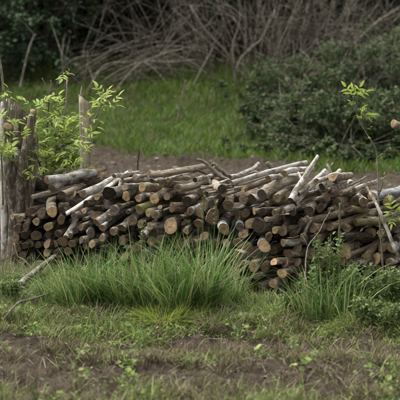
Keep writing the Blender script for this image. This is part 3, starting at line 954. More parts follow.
stump_part('stem', TWIG_PALE, [(6, 120), (4, 95), (2, 75), (-1, 55)], YS - .06, [1.3, 1.4, 1.2, .9], seed=8, seg=9, flutes=.04)
def cut_cap(parent, c, nrm, r, end, origin, name='cut_end'):
    mb = MB(); seg = 18
    a = np.linspace(0, 6.283, seg, endpoint=False)
    k = 1 + .08 * np.cos(2 * a + 1) + .05 * np.cos(3 * a)
    ring = np.stack([r * k * np.cos(a), r * k * np.sin(a) * 1.15, 0 * a], 1)
    back = ring * .96 - [0, 0, r * .7]
    mid = ring * .5 + [0, 0, .003]
    jj = np.arange(seg); kk = (jj + 1) % seg
    mb.add(np.vstack([back, ring, mid, [[0, 0, .003]]]), np.vstack([np.stack([jj, kk, kk + seg, jj + seg], 1), np.stack([jj + seg, kk + seg, kk + 2 * seg, jj + 2 * seg], 1)]),
           np.stack([jj + 2 * seg, kk + 2 * seg, np.full(seg, 3 * seg)], 1))
    o = mb.build(name, END[end], parent, smooth=False)
    o.location = Vector(c) - Vector(origin)
    o.rotation_mode = 'QUATERNION'; o.rotation_quaternion = Vector(nrm).to_track_quat('Z', 'Y')
    return o
cut_cap(stump, at(8.5, 127, YS - .13), (.55, -.65, .55), .030, 't', o0)
cut_cap(stump, at(33.5, 111, YS - .05), (.2, -.5, .9), .022, 't', o0)
tag(stump, 'coppiced stump of several sawn grey stems at the left end of the woodpile', 'tree stump')

# grey post
YP = 9.12
post = empty('fence_post', at(86, 186, YP)); post.location.z = 0
V, Q, T, path, r = ragged_trunk([(87, 212), (86.5, 170), (86, 135), (85.5, 101)], YP, [6.4, 6.3, 6.5, 6.6], n=40, seg=26, flutes=.05, top_slant=(-.85, -.35, .003), seed=9)
mb = MB(); mb.add(V - np.array(post.location), Q, T); mb.build('shaft', POST_WOOD, post)
mb = MB(); add_tube(mb, [at(80.5, 101, YP) - post.location, at(81, 94, YP) - post.location, at(81.7, 86, YP) - post.location], [.009, .007, .002], 7, .2)
mb.build('splinter', POST_WOOD, post)
tag(post, 'weathered grey wooden post with slanted top behind the left of the pile', 'post')

# ------------------------------------------------------------------ saplings with compound leaves
def leaflet(L, Wd, seg=6, droop=.25):
    """a toothed lance-shaped leaflet along +Y, folded on its midrib"""
    ts = np.linspace(0, 1, seg + 1)
    V = []; 
    for i, t in enumerate(ts):
        w = Wd * (math.sin(math.pi * min(1, t ** .75)) ** .9) * (1.0 if i % 2 else .86) if 0 < t < 1 else 0
        z = -droop * L * t * t
        V += [(-w, L * t - .04 * L * (i % 2), z + w * .35), (0, L * t, z), (w, L * t - .04 * L * (i % 2), z + w * .35)]
    Q = []
    for i in range(seg):
        a = i * 3
        Q += [(a, a + 1, a + 4, a + 3), (a + 1, a + 2, a + 5, a + 4)]
    return np.array(V), np.array(Q)

def compound_leaf(seed, n_pairs=2):
    rg = np.random.default_rng(seed)
    mb = MB()
    add_tube(mb, [(0, 0, 0), (0, .5, .03), (0, 1.0, 0)], [.013, .010, .006], 5, 0, .2)
    specs = []
    for k in range(n_pairs):
        t = .42 + .34 * k
        for s in (-1, 1): specs.append((t, s * R(rg.uniform(48, 66)), rg.uniform(.5, .66) * (1.0 - .0 * k)))
    specs.append((.98, rg.uniform(-.15, .15), .72))
    for t, a, L in specs:
        V, Q = leaflet(L, L * rg.uniform(.14, .20), droop=rg.uniform(.1, .4))
        tw = rg.uniform(-.4, .4)
        V = V @ np.array(Matrix.Rotation(tw, 3, 'Y')).T
        V = V @ np.array(Matrix.Rotation(-a, 3, 'Z')).T
        V += np.array([0, t, .03])
        mb.add(V, Q, None, rg.uniform(0, 1))
    return mb.mesh('leaf')

LEAF_ME = [compound_leaf(100 + i, 2 if i % 3 else 1) for i in range(6)]
for i, me in enumerate(LEAF_ME): me.materials.append(M_SAP)
LEAF_OLD = [m.copy() for m in LEAF_ME]
for m in LEAF_OLD: m.materials.clear(); m.materials.append(M_SAP_DARK)

def put_leaf(parent, origin, p, size, az, el, roll, old=False, rg=random):
    o = bpy.data.objects.new('leaf', (LEAF_OLD if old else LEAF_ME)[rg.randrange(6)])
    COL.objects.link(o); o.parent = parent
    o.location = Vector(p) - Vector(origin)
    d = Vector((math.cos(az) * math.cos(el), math.sin(az) * math.cos(el), math.sin(el)))
    q = d.to_track_quat('Y', 'Z')
    o.rotation_mode = 'QUATERNION'
    o.rotation_quaternion = q @ Quaternion((0, 1, 0), roll)
    o.scale = (size,) * 3
    return o

def sapling(name, label, base, stems, leafs, Yd, group=None, size=(.06, .10)):
    root = empty(name, base)
    o0 = np.array(base)
    for pts, r0, r1, mat in stems:
        P = [at(x, y, Yd + dy) for x, y, dy in pts]
        n = max(8, 4 * len(P)); mb = MB()
        add_tube(mb, smooth_path(P, n) - o0, np.linspace(r0, r1, n) * Yd / FPX, 8, .12)
        mb.build('stem', mat, root)
    rg = random.Random(5)
    for x, y, cnt, old in leafs:
        cnt = int(cnt * 1.7) if y < 118 else int(cnt * (3.0 if y < 140 else 4.2))
        for i in range(cnt):
            p = at(x + rg.gauss(0, 2.6), y + rg.gauss(0, 2.6), Yd + rg.gauss(0, .06) - (.38 if Yd > 9.2 and (x < 38 or x > 74) and rg.random() < .3 else 0))
            az = rg.uniform(0, 6.283) if cnt > 1 else R(-60)
            put_leaf(root, o0, p, rg.uniform(*size), az, rg.uniform(-.5, 1.05), rg.uniform(-.9, .9), rg.random() < old)
    tag(root, label, 'sapling', group)
    return root

YL = 9.32
sapling('leafy_sapling', 'bushy sapling with fresh green leaves growing between the stump and grey post', at(50, 205, YL),
  [([(50, 205, 0), (52, 170, 0), (57, 145, 0), (53, 128, 0), (46, 112, .02)], 1.6, .9, TWIG_PALE),
   ([(47, 203, .05), (46, 165, .05), (47, 130, .08), (49, 95, .1)], 1.5, .8, TWIG_BROWN),
   ([(57, 146, 0), (62, 125, -.03), (66, 105, -.05), (67, 80, -.05)], 1.1, .7, TWIG_PALE),
   ([(50, 96, .1), (47, 88, .1), (42, 78, .1)], 1.0, .5, TWIG_PALE),
   ([(49, 95, .1), (51, 86, .1), (51, 80, .1)], .7, .4, TWIG_PALE),
   ([(57, 138, 0), (65, 128, .02), (72, 112, .02)], .9, .5, TWIG_PALE),
   ([(55, 140, 0), (68, 136, -.05), (76, 128, -.08)], .8, .5, TWIG_PALE),
   ([(58, 150, 0), (66, 144, -.02), (75, 140, -.05), (95, 118, -.02), (101, 104, 0)], 1.1, .6, TWIG_PALE),
   ([(46, 180, -.05), (38, 160, -.1), (31, 140, -.1), (29, 130, -.1)], 1.0, .5, TWIG_GREEN),
   ([(50, 185, .1), (62, 172, .1), (72, 155, .1), (76, 147, .1)], 1.1, .5, TWIG_GREEN),
   ([(52, 172, 0), (60, 160, -.05), (66, 158, -.1)], .9, .5, TWIG_GREEN)],
  [(67, 76, 2, 0), (49, 97, 3, 0), (43, 108, 2, .2), (29, 131, 3, .2), (36, 126, 2, .3), (42, 144, 4, .3), (62, 118, 3, .1), (69, 128, 4, .2),
   (75, 124, 2, .2), (65, 160, 6, .3), (75, 148, 4, .3), (36, 168, 3, .4), (49, 154, 5, .4), (56, 165, 6, .3), (76, 163, 5, .3), (29, 174, 2, .3),
   (98, 102, 3, 0), (104, 97, 3, 0), (107, 104, 2, 0), (96, 110, 2, .1), (100, 106, 2, 0), (24, 118, 2, .1), (33, 104, 2, .1), (82, 138, 3, .2), (86, 122, 2, .1), (88, 110, 2, .1), (22, 140, 2, .3), (57, 133, 4, .5), (50, 122, 3, .5), (44, 160, 4, .6), (68, 168, 4, .5), (60, 146, 4, .5), (40, 134, 3, .5), (52, 108, 2, .2), (60, 112, 2, .2), (34, 150, 4, .5), (46, 176, 4, .5), (62, 174, 4, .5), (72, 158, 4, .4), (70, 140, 3, .4), (84, 150, 2, .4)], YL, size=(.05, .095))
sapling('leafy_sapling', 'small leafy shoot sprouting at the very left edge beside the stump', at(5, 205, 8.8),
  [([(3, 205, 0), (2, 170, 0), (1, 150, 0)], 1.0, .5, TWIG_GREEN), ([(8, 118, .1), (10, 106, .1), (11, 98, .1)], .8, .5, TWIG_GREEN)],
  [(2, 150, 3, .2), (4, 142, 2, .2), (1, 160, 2, .4), (10, 97, 3, 0), (8, 121, 2, .2)], 8.8, size=(.06, .10))

YR = 7.75
sr = empty('slim_sapling', at(385, 285, YR)); o0 = np.array(sr.location)
for pts, r0, r1, mt in (([(384, 285, 0), (381, 240, 0), (378.5, 205, 0), (378, 175, 0), (376.5, 151, 0), (368, 136, 0), (360, 122, 0), (354, 104, 0), (353, 96, 0)], .95, .4, TWIG_PALE),
                        ([(360, 122, 0), (362, 114, 0), (364, 112, 0)], .6, .5, TWIG_GREEN), ([(379, 195, 0), (382, 186, -.02), (383, 180, -.03)], .6, .5, TWIG_GREEN),
                        ([(381, 240, 0), (388, 226, -.05), (394, 214, -.08)], .9, .6, TWIG_GREEN)):
    P = [at(x, y, YR + dy) for x, y, dy in pts]; n = max(8, 4 * len(P)); mb = MB()
    add_tube(mb, smooth_path(P, n) - o0, np.linspace(r0, r1, n) * YR / FPX, 8, .1); mb.build('stem', mt, sr)
rg = random.Random(3)
def simple_leaf_mesh(seed):
    rg_ = np.random.default_rng(seed); mb = MB()
    for a, L in ((-.5, .62), (0, .95), (.5, .66)):
        V, Q = leaflet(L, L * .15, seg=8, droop=.25)
        V = V @ np.array(Matrix.Rotation(a + rg_.uniform(-.1, .1), 3, 'Z')).T
        mb.add(V + [0, .18, 0], Q, None, rg_.uniform(.4, 1))
    add_tube(mb, [(0, 0, 0), (0, .1, .01), (0, .2, 0)], [.016, .014, .012], 5, 0, .3)
    me = mb.mesh('leaf'); me.materials.append(M_SAP); return me
TRI = [simple_leaf_mesh(i) for i in range(4)]
def tri_leaf(x, y, dy, size, tx, ty, roll=0.0):
    """a three-lobed leaf at (x, y) whose tip points toward the photo point (tx, ty)"""
    p = at(x, y, YR + dy); t = at(tx, ty, YR + dy - .03)
    use_c = rg.random() < .62
    o = bpy.data.objects.new('leaf', LEAF_ME[rg.randrange(6)] if use_c else TRI[rg.randrange(4)]); COL.objects.link(o); o.parent = sr
    o.location = p - Vector(o0)
    d = (t - p).normalized()
    o.rotation_mode = 'QUATERNION'
    q = d.to_track_quat('Y', 'Z')
    o.rotation_quaternion = q @ Quaternion((0, 1, 0), roll)
    o.scale = (size * (.78 if use_c else .88),) * 3
for a in ((353, 99, .03, .085, 352, 86, .2), (356, 106, .02, .06, 348, 100, .4), (358, 112, .02, .06, 368, 104, -.4), (366, 130, 0, .045, 373, 126, -.3), (371, 140, 0, .045, 366, 133, .4), (377, 158, 0, .04, 383, 152, .2), (353, 98, 0, .105, 344, 84, 1.1), (353, 98, .02, .10, 362, 84, -1.0), (354, 97, -.02, .10, 371, 90, -.6), 
          (362, 117, 0, .09, 363, 102, .9), (363, 117, -.02, .10, 379, 111, -.7), (362, 120, 0, .06, 355, 112, .5), (364, 114, 0, .05, 372, 122, .4),
          (383, 181, -.03, .06, 385, 172, .7), (382, 182, -.03, .05, 388, 180, -.5), (394, 214, -.08, .11, 390, 199, .8), (394, 214, -.08, .12, 406, 204, -.6),
          (394, 215, -.08, .10, 384, 211, .6), (395, 215, -.1, .10, 403, 220, .1), (393, 216, -.1, .07, 392, 224, .1)):
    tri_leaf(*a)
tag(sr, 'slim bent sapling with bright green leaf tufts at the right of the pile', 'sapling')

cb = empty('cut_branch', at(408, 290, 7.75)); o0 = np.array(cb.location)
mb = MB(); P = [at(x, y, 7.75 + d) for x, y, d in ((440, 290, .1), (438, 200, .1), (430, 155, .08), (414, 132, .04), (394.5, 124.5, 0))]
add_tube(mb, smooth_path(P, 26) - o0, np.linspace(4.6, 3.9, 26) * 7.75 / FPX, 14, .16); mb.build('stem', BARK['t'], cb)
cut_cap(cb, at(393.6, 124, 7.735), (-.80, -.55, .2), .0235, 't', o0)
tag(cb, 'sawn branch end with pale round cut at the right edge', 'branch')

# ------------------------------------------------------------------ grass tufts
def tuft(label, px, py, spread_px, n, hpx, mat=None, w=(.0035, .007), lean=.25, bend=.5, group='tall grass tufts in front of the woodpile', name='grass_tuft', squash=.7, seed=0):
    rg = np.random.default_rng(seed + int(px) * 7 + int(py))
    c = on_ground(px, py)
    root_z = c.z
    s = spread_px * c.y / FPX
    a = rg.uniform(0, 6.283, n); rr = np.sqrt(rg.random(n)) * s
    bx = rr * np.cos(a); by = rr * np.sin(a) * squash
    base = np.stack([bx, by, terrain(bx + c.x, by + c.y) - c.z - .01], 1)
    h = hpx * c.y / FPX * (.40 + .68 * rg.random(n) ** 1.2)
    az = np.arctan2(by, bx) + rg.normal(0, .8, n)
    mb = MB()
    blades(mb, base, h, rg.uniform(*w, n), az, np.abs(rg.normal(0, lean, n)), rg.random(n) ** 1.6 * bend * 1.5, 5, rg)
    # dry blades at the foot
    k = n // 7
    o = mb.build(name, mat or M_TALL, None)
    o.location = c
    tag(o, label, 'grass tuft', group)
    return o

TUFTS = [
 (54, 306, 13, 240, 46, 'low grass tuft at the left flank of the big clump'),
 (77, 311, 15, 330, 70, 'leftmost tall green tuft of the big grass clump, below the grey post'),
 (100, 313, 14, 330, 80, 'second tall tuft from the left in the big grass clump'),
 (124, 315, 15, 330, 74, 'third tall tuft from the left in the big grass clump'),
 (150, 317, 14, 360, 96, 'fourth tall tuft from the left in the big grass clump'),
 (177, 316, 15, 360, 84, 'fifth tall tuft from the left in the big grass clump, under the wide stump piece'),
 (203, 315, 15, 360, 98, 'tallest tuft of the big grass clump, second from its right end'),
 (226, 310, 12, 200, 62, 'rightmost tuft of the big grass clump beside the low log stack'),
]
for a in TUFTS: tuft(a[5], a[0], a[1], a[2], a[3], a[4], w=(.0035, .009), lean=.27, bend=.52)
tuft('yellowish flattened grass tuft at the front foot of the big clump', 166, 324, 16, 320, 26, M_YELLOW, (.004, .008), .9, 1.0, 'short tufts at the foot of the grass clump')
tuft('short pale splayed tuft at the front left foot of the big clump', 104, 323, 16, 200, 30, M_WISPY, (.003, .007), .8, 1.0, 'short tufts at the foot of the grass clump')
tuft('short pale splayed tuft at the front right foot of the big clump', 212, 325, 16, 200, 28, M_WISPY, (.003, .007), .8, 1.0, 'short tufts at the foot of the grass clump')
for a in [(306, 322, 12, 190, 62, 'left tuft of upright blades round the white forked twig'),
          (324, 326, 13, 230, 78, 'tall upright tuft right of the white forked twig'),
          (344, 324, 12, 150, 66, 'upright grass tuft below the yellowish dead stalk'),
          (368, 312, 14, 110, 44, 'thin tuft of blades below the right sapling foot'),
          (395, 306, 12, 110, 46, 'thin grass tuft at the right edge'),
          (286, 314, 13, 120, 30, 'short splayed grass tuft left of the white forked twig'),
          (256, 308, 12, 120, 28, 'short grass tuft under the lowest centre logs')]:
    tuft(a[5], a[0], a[1], a[2] * 1.25, int(a[3] * .62), a[4], w=(.0035, .0085), lean=.24, bend=.5, group='grass tufts among the right weeds')
for a in [(6, 288, 14, 260, 40, 'wispy grass tuft at the left edge below the stump'),
          (30, 284, 14, 240, 36, 'wispy grass tuft behind the fallen pole'),
          (12, 306, 15, 220, 26, 'short wispy tuft in front of the fallen pole end'),
          (48, 296, 10, 120, 26, 'short wispy tuft between the fallen pole and big grass clump')]:
    tuft(a[5], a[0], a[1], a[2], a[3], a[4], M_WISPY, (.002, .0045), .35, .7, 'wispy grass tufts at the left')
for x_, y_, n_, h_, lb in ((244, 314, 200, 26, 'low green tuft just right of the big clump'), (268, 318, 200, 24, 'low green tuft below the brightest orange log end'),
                           (282, 322, 160, 26, 'low green tuft left of the white twig foot'), (40, 312, 160, 22, 'low green tuft left of the big clump foot'),
                           (130, 318, 220, 26, 'low green tuft in front of the third tall tuft'), (190, 319, 220, 28, 'low green tuft in front of the fifth tall tuft'),
                           (356, 328, 180, 26, 'low green tuft at the front of the right weeds'), (398, 326, 150, 26, 'low green tuft at the right edge in front of the weeds')):
    tuft(lb, x_, y_, 15, n_, h_, M_SHORT, (.003, .007), .7, .9, 'low tufts along the foot of the pile')
# seed stalks rising out of the clump
for x0, y0, x1, y1, lb in ((203, 270, 204, 192, 'tall seed stalk in front of the twig tangle'), (213, 275, 216, 202, 'second seed stalk right of the tallest one'),
                           (141, 285, 143, 222, 'seed stalk above the third tuft of the clump')):
    P = [at(x0, y0, 7.75), at((x0 + x1) / 2 - .6, (y0 + y1) / 2, 7.75), at(x1, y1, 7.75)]
    root = empty('seed_stalk', P[0]); mb = MB(); pth = smooth_path(P, 14) - np.array(P[0])
    add_tube(mb, pth, np.linspace(.0042, .002, 14), 6); mb.build('stem', M_TALL, root)
    mb = MB(); pos = pth[-5:].repeat(9, 0) + RNG.normal(0, .005, (45, 3))
    leaves(mb, pos, RNG.uniform(.012, .022, 45), .2); mb.build('seed_head', M_WISPY, root)
    tag(root, lb, 'seed stalk', 'seed stalks in the grass clump')

# leafy weeds on the right (each plant: stems + foliage)
def weed(label, px, py, hpx, wpx, n, seed, mat=M_WEED, leaf=(.014, .034), group='leafy weeds at the right'):
    rg = np.random.default_rng(seed)
    c = on_ground(px, py)
    root = empty('leafy_weed', c)
    sc_ = c.y / FPX
    st = MB(); lf = MB()
    for i in range(n):
        a = rg.uniform(0, 6.283); h = hpx * sc_ * rg.uniform(.55, 1.0); sp = wpx * sc_ * math.sqrt(rg.random())
        b = np.array([.5 * sp * math.cos(a), .4 * sp * math.sin(a), 0.])
        t = np.array([sp * math.cos(a), .6 * sp * math.sin(a), h])
        P = smooth_path([b, b * .6 + t * .4 + [0, 0, .1 * h], t], 12)
        add_tube(st, P, np.linspace(.003, .0012, 12), 5)
        m = int(26 + 40 * h)
        k = rg.uniform(2, 11, m); i0 = k.astype(int); f = (k - i0)[:, None]
        pos = P[i0] * (1 - f) + P[np.minimum(i0 + 1, 11)] * f + rg.normal(0, .006, (m, 3))
        leaves(lf, pos, rg.uniform(*leaf, m), .35, rg, .9)
    s_ = st.build('stem', TWIG_GREEN, root)
    f_ = lf.build('foliage', mat, root); f_['kind'] = 'stuff'
    tag(root, label, 'weed', group)
for a in [(326, 312, 66, 14, 24, 'tall climbing weed with small leaves against the pile, right of the white twig'),
          (342, 316, 40, 14, 18, 'leafy weed below the large mossy ended log'),
          (358, 314, 42, 15, 20, 'dense leafy weed in the middle of the right weed bank'),
          (378, 312, 34, 15, 20, 'dense leafy weed under the right sapling'),
          (396, 312, 38, 14, 18, 'leafy weed at the right edge of the picture'),
          (312, 318, 40, 13, 14, 'leafy weed around the foot of the white forked twig'),
          (292, 322, 28, 13, 16, 'low leafy weed left of the white forked twig foot'),
          (368, 326, 26, 15, 16, 'low leafy weed nearest the viewer on the right'),
          (388, 328, 24, 15, 14, 'low leafy weed in the lower right corner of the weed bank'),
          (10, 302, 22, 14, 14, 'small leafy weed at the left edge by the fallen pole')]:
    weed(a[5], a[0], a[1], a[2] * 1.3, a[3] * 1.2, int(a[4] * 1.5), int(a[0] * 3 + a[1]))

# ------------------------------------------------------------------ ground cover near the camera (uncountable)
def scatter(n, x0, x1, y0, y1, dens, rg):
    x = rg.uniform(x0, x1, n); y = rg.uniform(y0, y1, n)
    k = rg.random(n) < dens(x, y)
    x, y = x[k], y[k]
    return np.stack([x, y, terrain(x, y)], 1)
rg = np.random.default_rng(31)
def bare(x, y):
    """bare soil patches, mostly low on the right of the foreground"""
    p = vnoise(x * 2.1 + 3, y * 3.4, 61)
    return np.clip(sstep(.56, .72, p) + 1.3 * np.exp(-((x - .42) / .5) ** 2 - ((y - 5.85) / .22) ** 2) + .9 * np.exp(-((x - .85) / .3) ** 2 - ((y - 6.35) / .12) ** 2)
                   + .9 * np.exp(-((x + .9) / .35) ** 2 - ((y - 5.95) / .12) ** 2), 0, 1)
def green_d(x, y):
    d = .17 + np.clip((vnoise(x * 4, y * 4, 41) - .38) * 3, 0, 1) * np.clip((vnoise(x * 11, y * 11, 42) - .22) * 2, 0, 1)
    return np.clip(d * (.46 + 1.1 * sstep(6.3, 7.1, y)), 0, 1) * (1 - .92 * bare(x, y)) * (1 - sstep(8.3, 9.0, y))
def brown_d(x, y):
    d = .2 + np.clip((vnoise(x * 3.4 + 5, y * 4.6, 43) - .36) * 3, 0, 1) * np.clip((vnoise(x * 11, y * 11, 44) - .3) * 2.2, 0, 1)
    return np.clip(d, 0, 1) * (1 - .93 * bare(x, y)) * (1 - .8 * sstep(6.7, 7.4, y))
mb = MB(); b = scatter(150000, -1.7, 1.7, 5.2, 9.3, green_d, rg)
leaves(mb, b + np.stack([rg.normal(0, .004, len(b)), rg.normal(0, .004, len(b)), rg.uniform(.002, .035, len(b))], 1), rg.uniform(.006, .022, len(b)), .4, rg, 1.1)
tag(mb.build('low_weeds', M_LOW), 'low sprouting green weeds scattered over the foreground soil', 'weeds', kind='stuff')
mb = MB(); b = scatter(110000, -1.7, 1.7, 5.2, 9.0, green_d, rg); n = len(b)
blades(mb, b, rg.uniform(.02, .09, n) * (.5 + vnoise(b[:, 0] * 7, b[:, 1] * 7, 48)), rg.uniform(.002, .005, n), rg.uniform(0, 6.283, n), np.abs(rg.normal(0, .6, n)), rg.random(n) * .8, 3, rg)
tag(mb.build('short_grass', M_SHORT), 'short thin grass growing in patches on the foreground soil', 'grass', kind='stuff')
mb = MB()
cc = scatter(3600, -1.7, 1.7, 5.2, 8.6, lambda x, y: .12 + .9 * brown_d(x, y), rg)          # clump centres
kk = rg.integers(18, 70, len(cc)); rad = rg.uniform(.012, .045, len(cc))
b = np.repeat(cc, kk, 0); n = len(b); rep_r = np.repeat(rad, kk)
off = rg.normal(0, 1, (n, 2)) * rep_r[:, None]
b[:, :2] += off; b[:, 2] = terrain(b[:, 0], b[:, 1]) - .003
hh = np.repeat(rg.uniform(.03, .11, len(cc)), kk) * rg.uniform(.4, 1.1, n)
blades(mb, b, hh, rg.uniform(.002, .0055, n), np.arctan2(off[:, 1], off[:, 0]) + rg.normal(0, .7, n), np.abs(rg.normal(.2, .5, n)), rg.random(n) * .6, 3, rg)
b = scatter(60000, -1.7, 1.7, 5.2, 9.0, brown_d, rg); n = len(b)
blades(mb, b, rg.uniform(.01, .05, n), rg.uniform(.002, .0055, n), rg.uniform(0, 6.283, n), np.abs(rg.normal(0, .6, n)), rg.random(n) * .6, 3, rg)
tag(mb.build('dead_stubble', M_STUBBLE), 'brown dead stubble tufts covering the foreground soil', 'dead grass', kind='stuff')
mb = MB(); b = scatter(30000, -1.7, 1.7, 5.2, 9.6, lambda x, y: .06 + .5 * brown_d(x, y), rg); n = len(b); b[:, 2] += .008
blades(mb, b, rg.uniform(.010, .045, n), rg.uniform(.0018, .0040, n), rg.uniform(0, 6.283, n), rg.uniform(.5, 2.5, n), rg.uniform(-.2, .3, n), 3, rg)
tag(mb.build('dry_straw', M_STRAW), 'dry straw litter strewn over the foreground soil', 'straw', kind='stuff')
ico_v = np.array([(0, 0, 1), (.89, 0, .45), (.28, .85, .45), (-.72, .53, .45), (-.72, -.53, .45), (.28, -.85, .45), (.72, .53, -.45), (-.28, .85, -.45), (-.89, 0, -.45), (-.28, -.85, -.45), (.72, -.53, -.45), (0, 0, -1)])
ico_t = np.array([(0, 1, 2), (0, 2, 3), (0, 3, 4), (0, 4, 5), (0, 5, 1), (1, 6, 2), (2, 7, 3), (3, 8, 4), (4, 9, 5), (5, 10, 1), (2, 6, 7), (3, 7, 8), (4, 8, 9), (5, 9, 10), (1, 10, 6), (11, 7, 6), (11, 8, 7), (11, 9, 8), (11, 10, 9), (11, 6, 10)])
b = scatter(22000, -1.7, 1.7, 5.2, 9.6, lambda x, y: .25 + .6 * np.clip((vnoise(x * 4, y * 4, 45) - .4) * 3, 0, 1), rg); n = len(b)
sz = .002 + .008 * rg.random(n) ** 4
V = b[:, None] + ico_v[None] * sz[:, None, None] * rg.uniform(.5, 1.5, (n, 12, 1)) * np.array([1.1, 1.1, .75])
mb = MB(); mb.add(V.reshape(-1, 3), None, (ico_t[None] + (np.arange(n) * 12)[:, None, None]).reshape(-1, 3), np.repeat(rg.random(n), 12))
tag(mb.build('soil_clods', M_CLOD, smooth=False), 'small crumbled clods of soil on the foreground ground', 'soil', kind='stuff')
mb = MB()
cc = scatter(420, -1.7, 1.7, 5.3, 8.1, lambda x, y: .15 + .85 * (1 - bare(x, y)) * np.clip((vnoise(x * 3, y * 3, 71) - .35) * 3, 0, 1), rg)
kk = rg.integers(6, 22, len(cc)); b = np.repeat(cc, kk, 0); n = len(b)
b[:, :2] += rg.normal(0, .022, (n, 2)); b[:, 2] = terrain(b[:, 0], b[:, 1]) + rg.uniform(.01, .05, n)
leaves(mb, b, rg.uniform(.016, .036, n), .7, rg, 1.5)
tag(mb.build('leafy_rosettes', M_LOW), 'small rosettes of broader green leaves dotted over the foreground', 'weeds', kind='stuff')
mb = MB()
b = scatter(500, -1.5, 1.5, 5.4, 8.4, lambda x, y: .4 + .6 * sstep(6.8, 7.8, y), rg)
for q in b:
    a = rg.uniform(0, 6.283); L = rg.uniform(.03, .14); e = np.array([math.cos(a) * L, math.sin(a) * L, rg.uniform(0, .25) * L])
    add_tube(mb, [q + [0, 0, .006], q + e * .5 + rg.normal(0, .004, 3) + [0, 0, .012], q + e + [0, 0, .006]], [.003, .0028, .0015], 5, .15)
tag(mb.build('broken_twigs', TWIG_PALE), 'small broken twigs and bark bits littering the ground', 'twigs', kind='stuff')
# crumbs and tufts on the path behind the pile
b = scatter(9000, -3.4, 3.4, 9.6, 16, lambda x, y: .7, rg); n = len(b)
sz = .006 + .022 * rg.random(n) ** 5
V = b[:, None] + ico_v[None] * sz[:, None, None] * rg.uniform(.7, 1.3, (n, 12, 1)) * np.array([1.3, 1.3, .6])
mb = MB(); mb.add(V.reshape(-1, 3), None, (ico_t[None] + (np.arange(n) * 12)[:, None, None]).reshape(-1, 3), np.repeat(rg.random(n), 12))
tag(mb.build('path_soil_clods', M_CLOD, smooth=False), 'soil crumbs on the bare path behind the woodpile', 'soil', kind='stuff')

# ------------------------------------------------------------------ grass bank behind the path
def bank_d(x, y):
    e = bank_edge(x)
    return sstep(.02, .35, y - e) * (.55 + .45 * vnoise(x * 2, y * 2, 51)) 
mb = MB(); b = scatter(160000, -6.7, 6.7, 13.2, 22, bank_d, rg); n = len(b)
blades(mb, b, rg.uniform(.06, .20, n) * (.6 + .8 * vnoise(b[:, 0] * 1.5, b[:, 1] * 1.5, 52)), rg.uniform(.006, .012, n), rg.uniform(0, 6.283, n), np.abs(rg.normal(0, .4, n)), rg.random(n) * .8, 3, rg)
tag(mb.build('bank_grass', M_BANK), 'green grass covering the bank behind the path', 'grass', kind='stuff')
for i, (x, y, h) in enumerate(((178, 122, 42), )):
    stick('dry_stalk', [(x, y), (x + 3, y - h * .5), (x + 8, y - h)], 17.4, [1.1, .9, .6], TWIG_PALE, 'lone pale dry stalk standing in the grass bank', 'stalk')

# ------------------------------------------------------------------ thicket: bare shrubs
def grow(mb, p, d, L, r, depth, rg, curve=.25, droop=.0, seg=5, spread=.7, kids=(1, 4), rnd=None):
    n = 7
    pts = [np.array(p, float)]; d = np.array(d, float); d /= np.linalg.norm(d)
    for i in range(n):
        d = d + rg.normal(0, curve / n * 1.6, 3) + np.array([0, 0, -droop / n])
        d /= np.linalg.norm(d)
        pts.append(pts[-1] + d * L / n)
    rr = np.linspace(r, r * .5 if depth else r * .3, n + 1)
    add_tube(mb, pts, rr, seg if r > .006 else 4, .1, rg.random() if rnd is None else rnd, cap=False)
    if depth > 0:
        for k in range(rg.integers(*kids)):
            i = rg.integers(2, n + 1)
            nd = d + rg.normal(0, spread, 3)
            grow(mb, pts[i], nd, L * rg.uniform(.4, .75), rr[i] * rg.uniform(.5, .8), depth - 1, rg, curve * 1.2, droop, seg, spread, kids)

M_BRUSH = bark_mat('thicket_bark', (.045, .038, .028), (.18, .156, .117), (.40, .355, .275), (.44, .41, .34), .62, jit=(.30, 1.6))
M_BRUSH_D = bark_mat('thicket_bark_shaded', (.02, .016, .012), (.055, .045, .034), (.11, .092, .07), None)  # darker copy of the thicket bark, shade of the deep thicket in its colour
def shrub(label, px, py, Yd, leanx, n_st, L, r, seed, mat=M_BRUSH, depth=2, droop=.0, spreadx=.35, liftz=1.0, explicit=None):
    rg = np.random.default_rng(seed)
    c = at(px, py, Yd); c.z = float(terrain(c.x, c.y)) - .03
    root = empty('bare_shrub', c)
    n_st = int(n_st * 1.9)
    for i in range(n_st):
        mb = MB()
        dx = leanx + rg.normal(0, spreadx)
        p = np.array([rg.normal(0, .10), rg.normal(0, .12), 0])
        grow(mb, p, (dx, rg.normal(-.05, .25), liftz), L * rg.uniform(.7, 1.15), r * rg.uniform(.22, .60), depth, rg, .32, droop)
        mb.build('stem', mat, root)
    for pts, r0, r1 in (explicit or []):
        P = np.array([list(at(x, y, Yd + dy)) for x, y, dy in pts]); P[0, 2] = max(P[0, 2], c.z) if False else P[0, 2]
        mb = MB(); add_tube(mb, smooth_path(P, 16) - np.array(c), np.linspace(r0, r1, 16), 7, .1); mb.build('stem', TWIG_PALE, root)
    tag(root, label, 'shrub', 'bare shrubs of the thicket behind the bank')
    return root
shrub('pale bare shrub forking low from a single stem, centre of the thicket', 236, 98, 19.6, 0, 3, 1.5, .022, 1, depth=2, spreadx=.3,
      explicit=[([(236, 102, 0), (235.5, 85, 0), (234, 68, 0), (226, 52, -.05), (205, 30, -.1), (190, 5, -.1)], .026, .013),
                ([(235, 78, 0), (240, 60, 0), (252, 47, 0), (262, 38, 0), (275, 10, 0)], .019, .009),
                ([(234, 68, 0), (233, 45, .1), (240, 20, .1), (238, -10, .1)], .018, .009)])
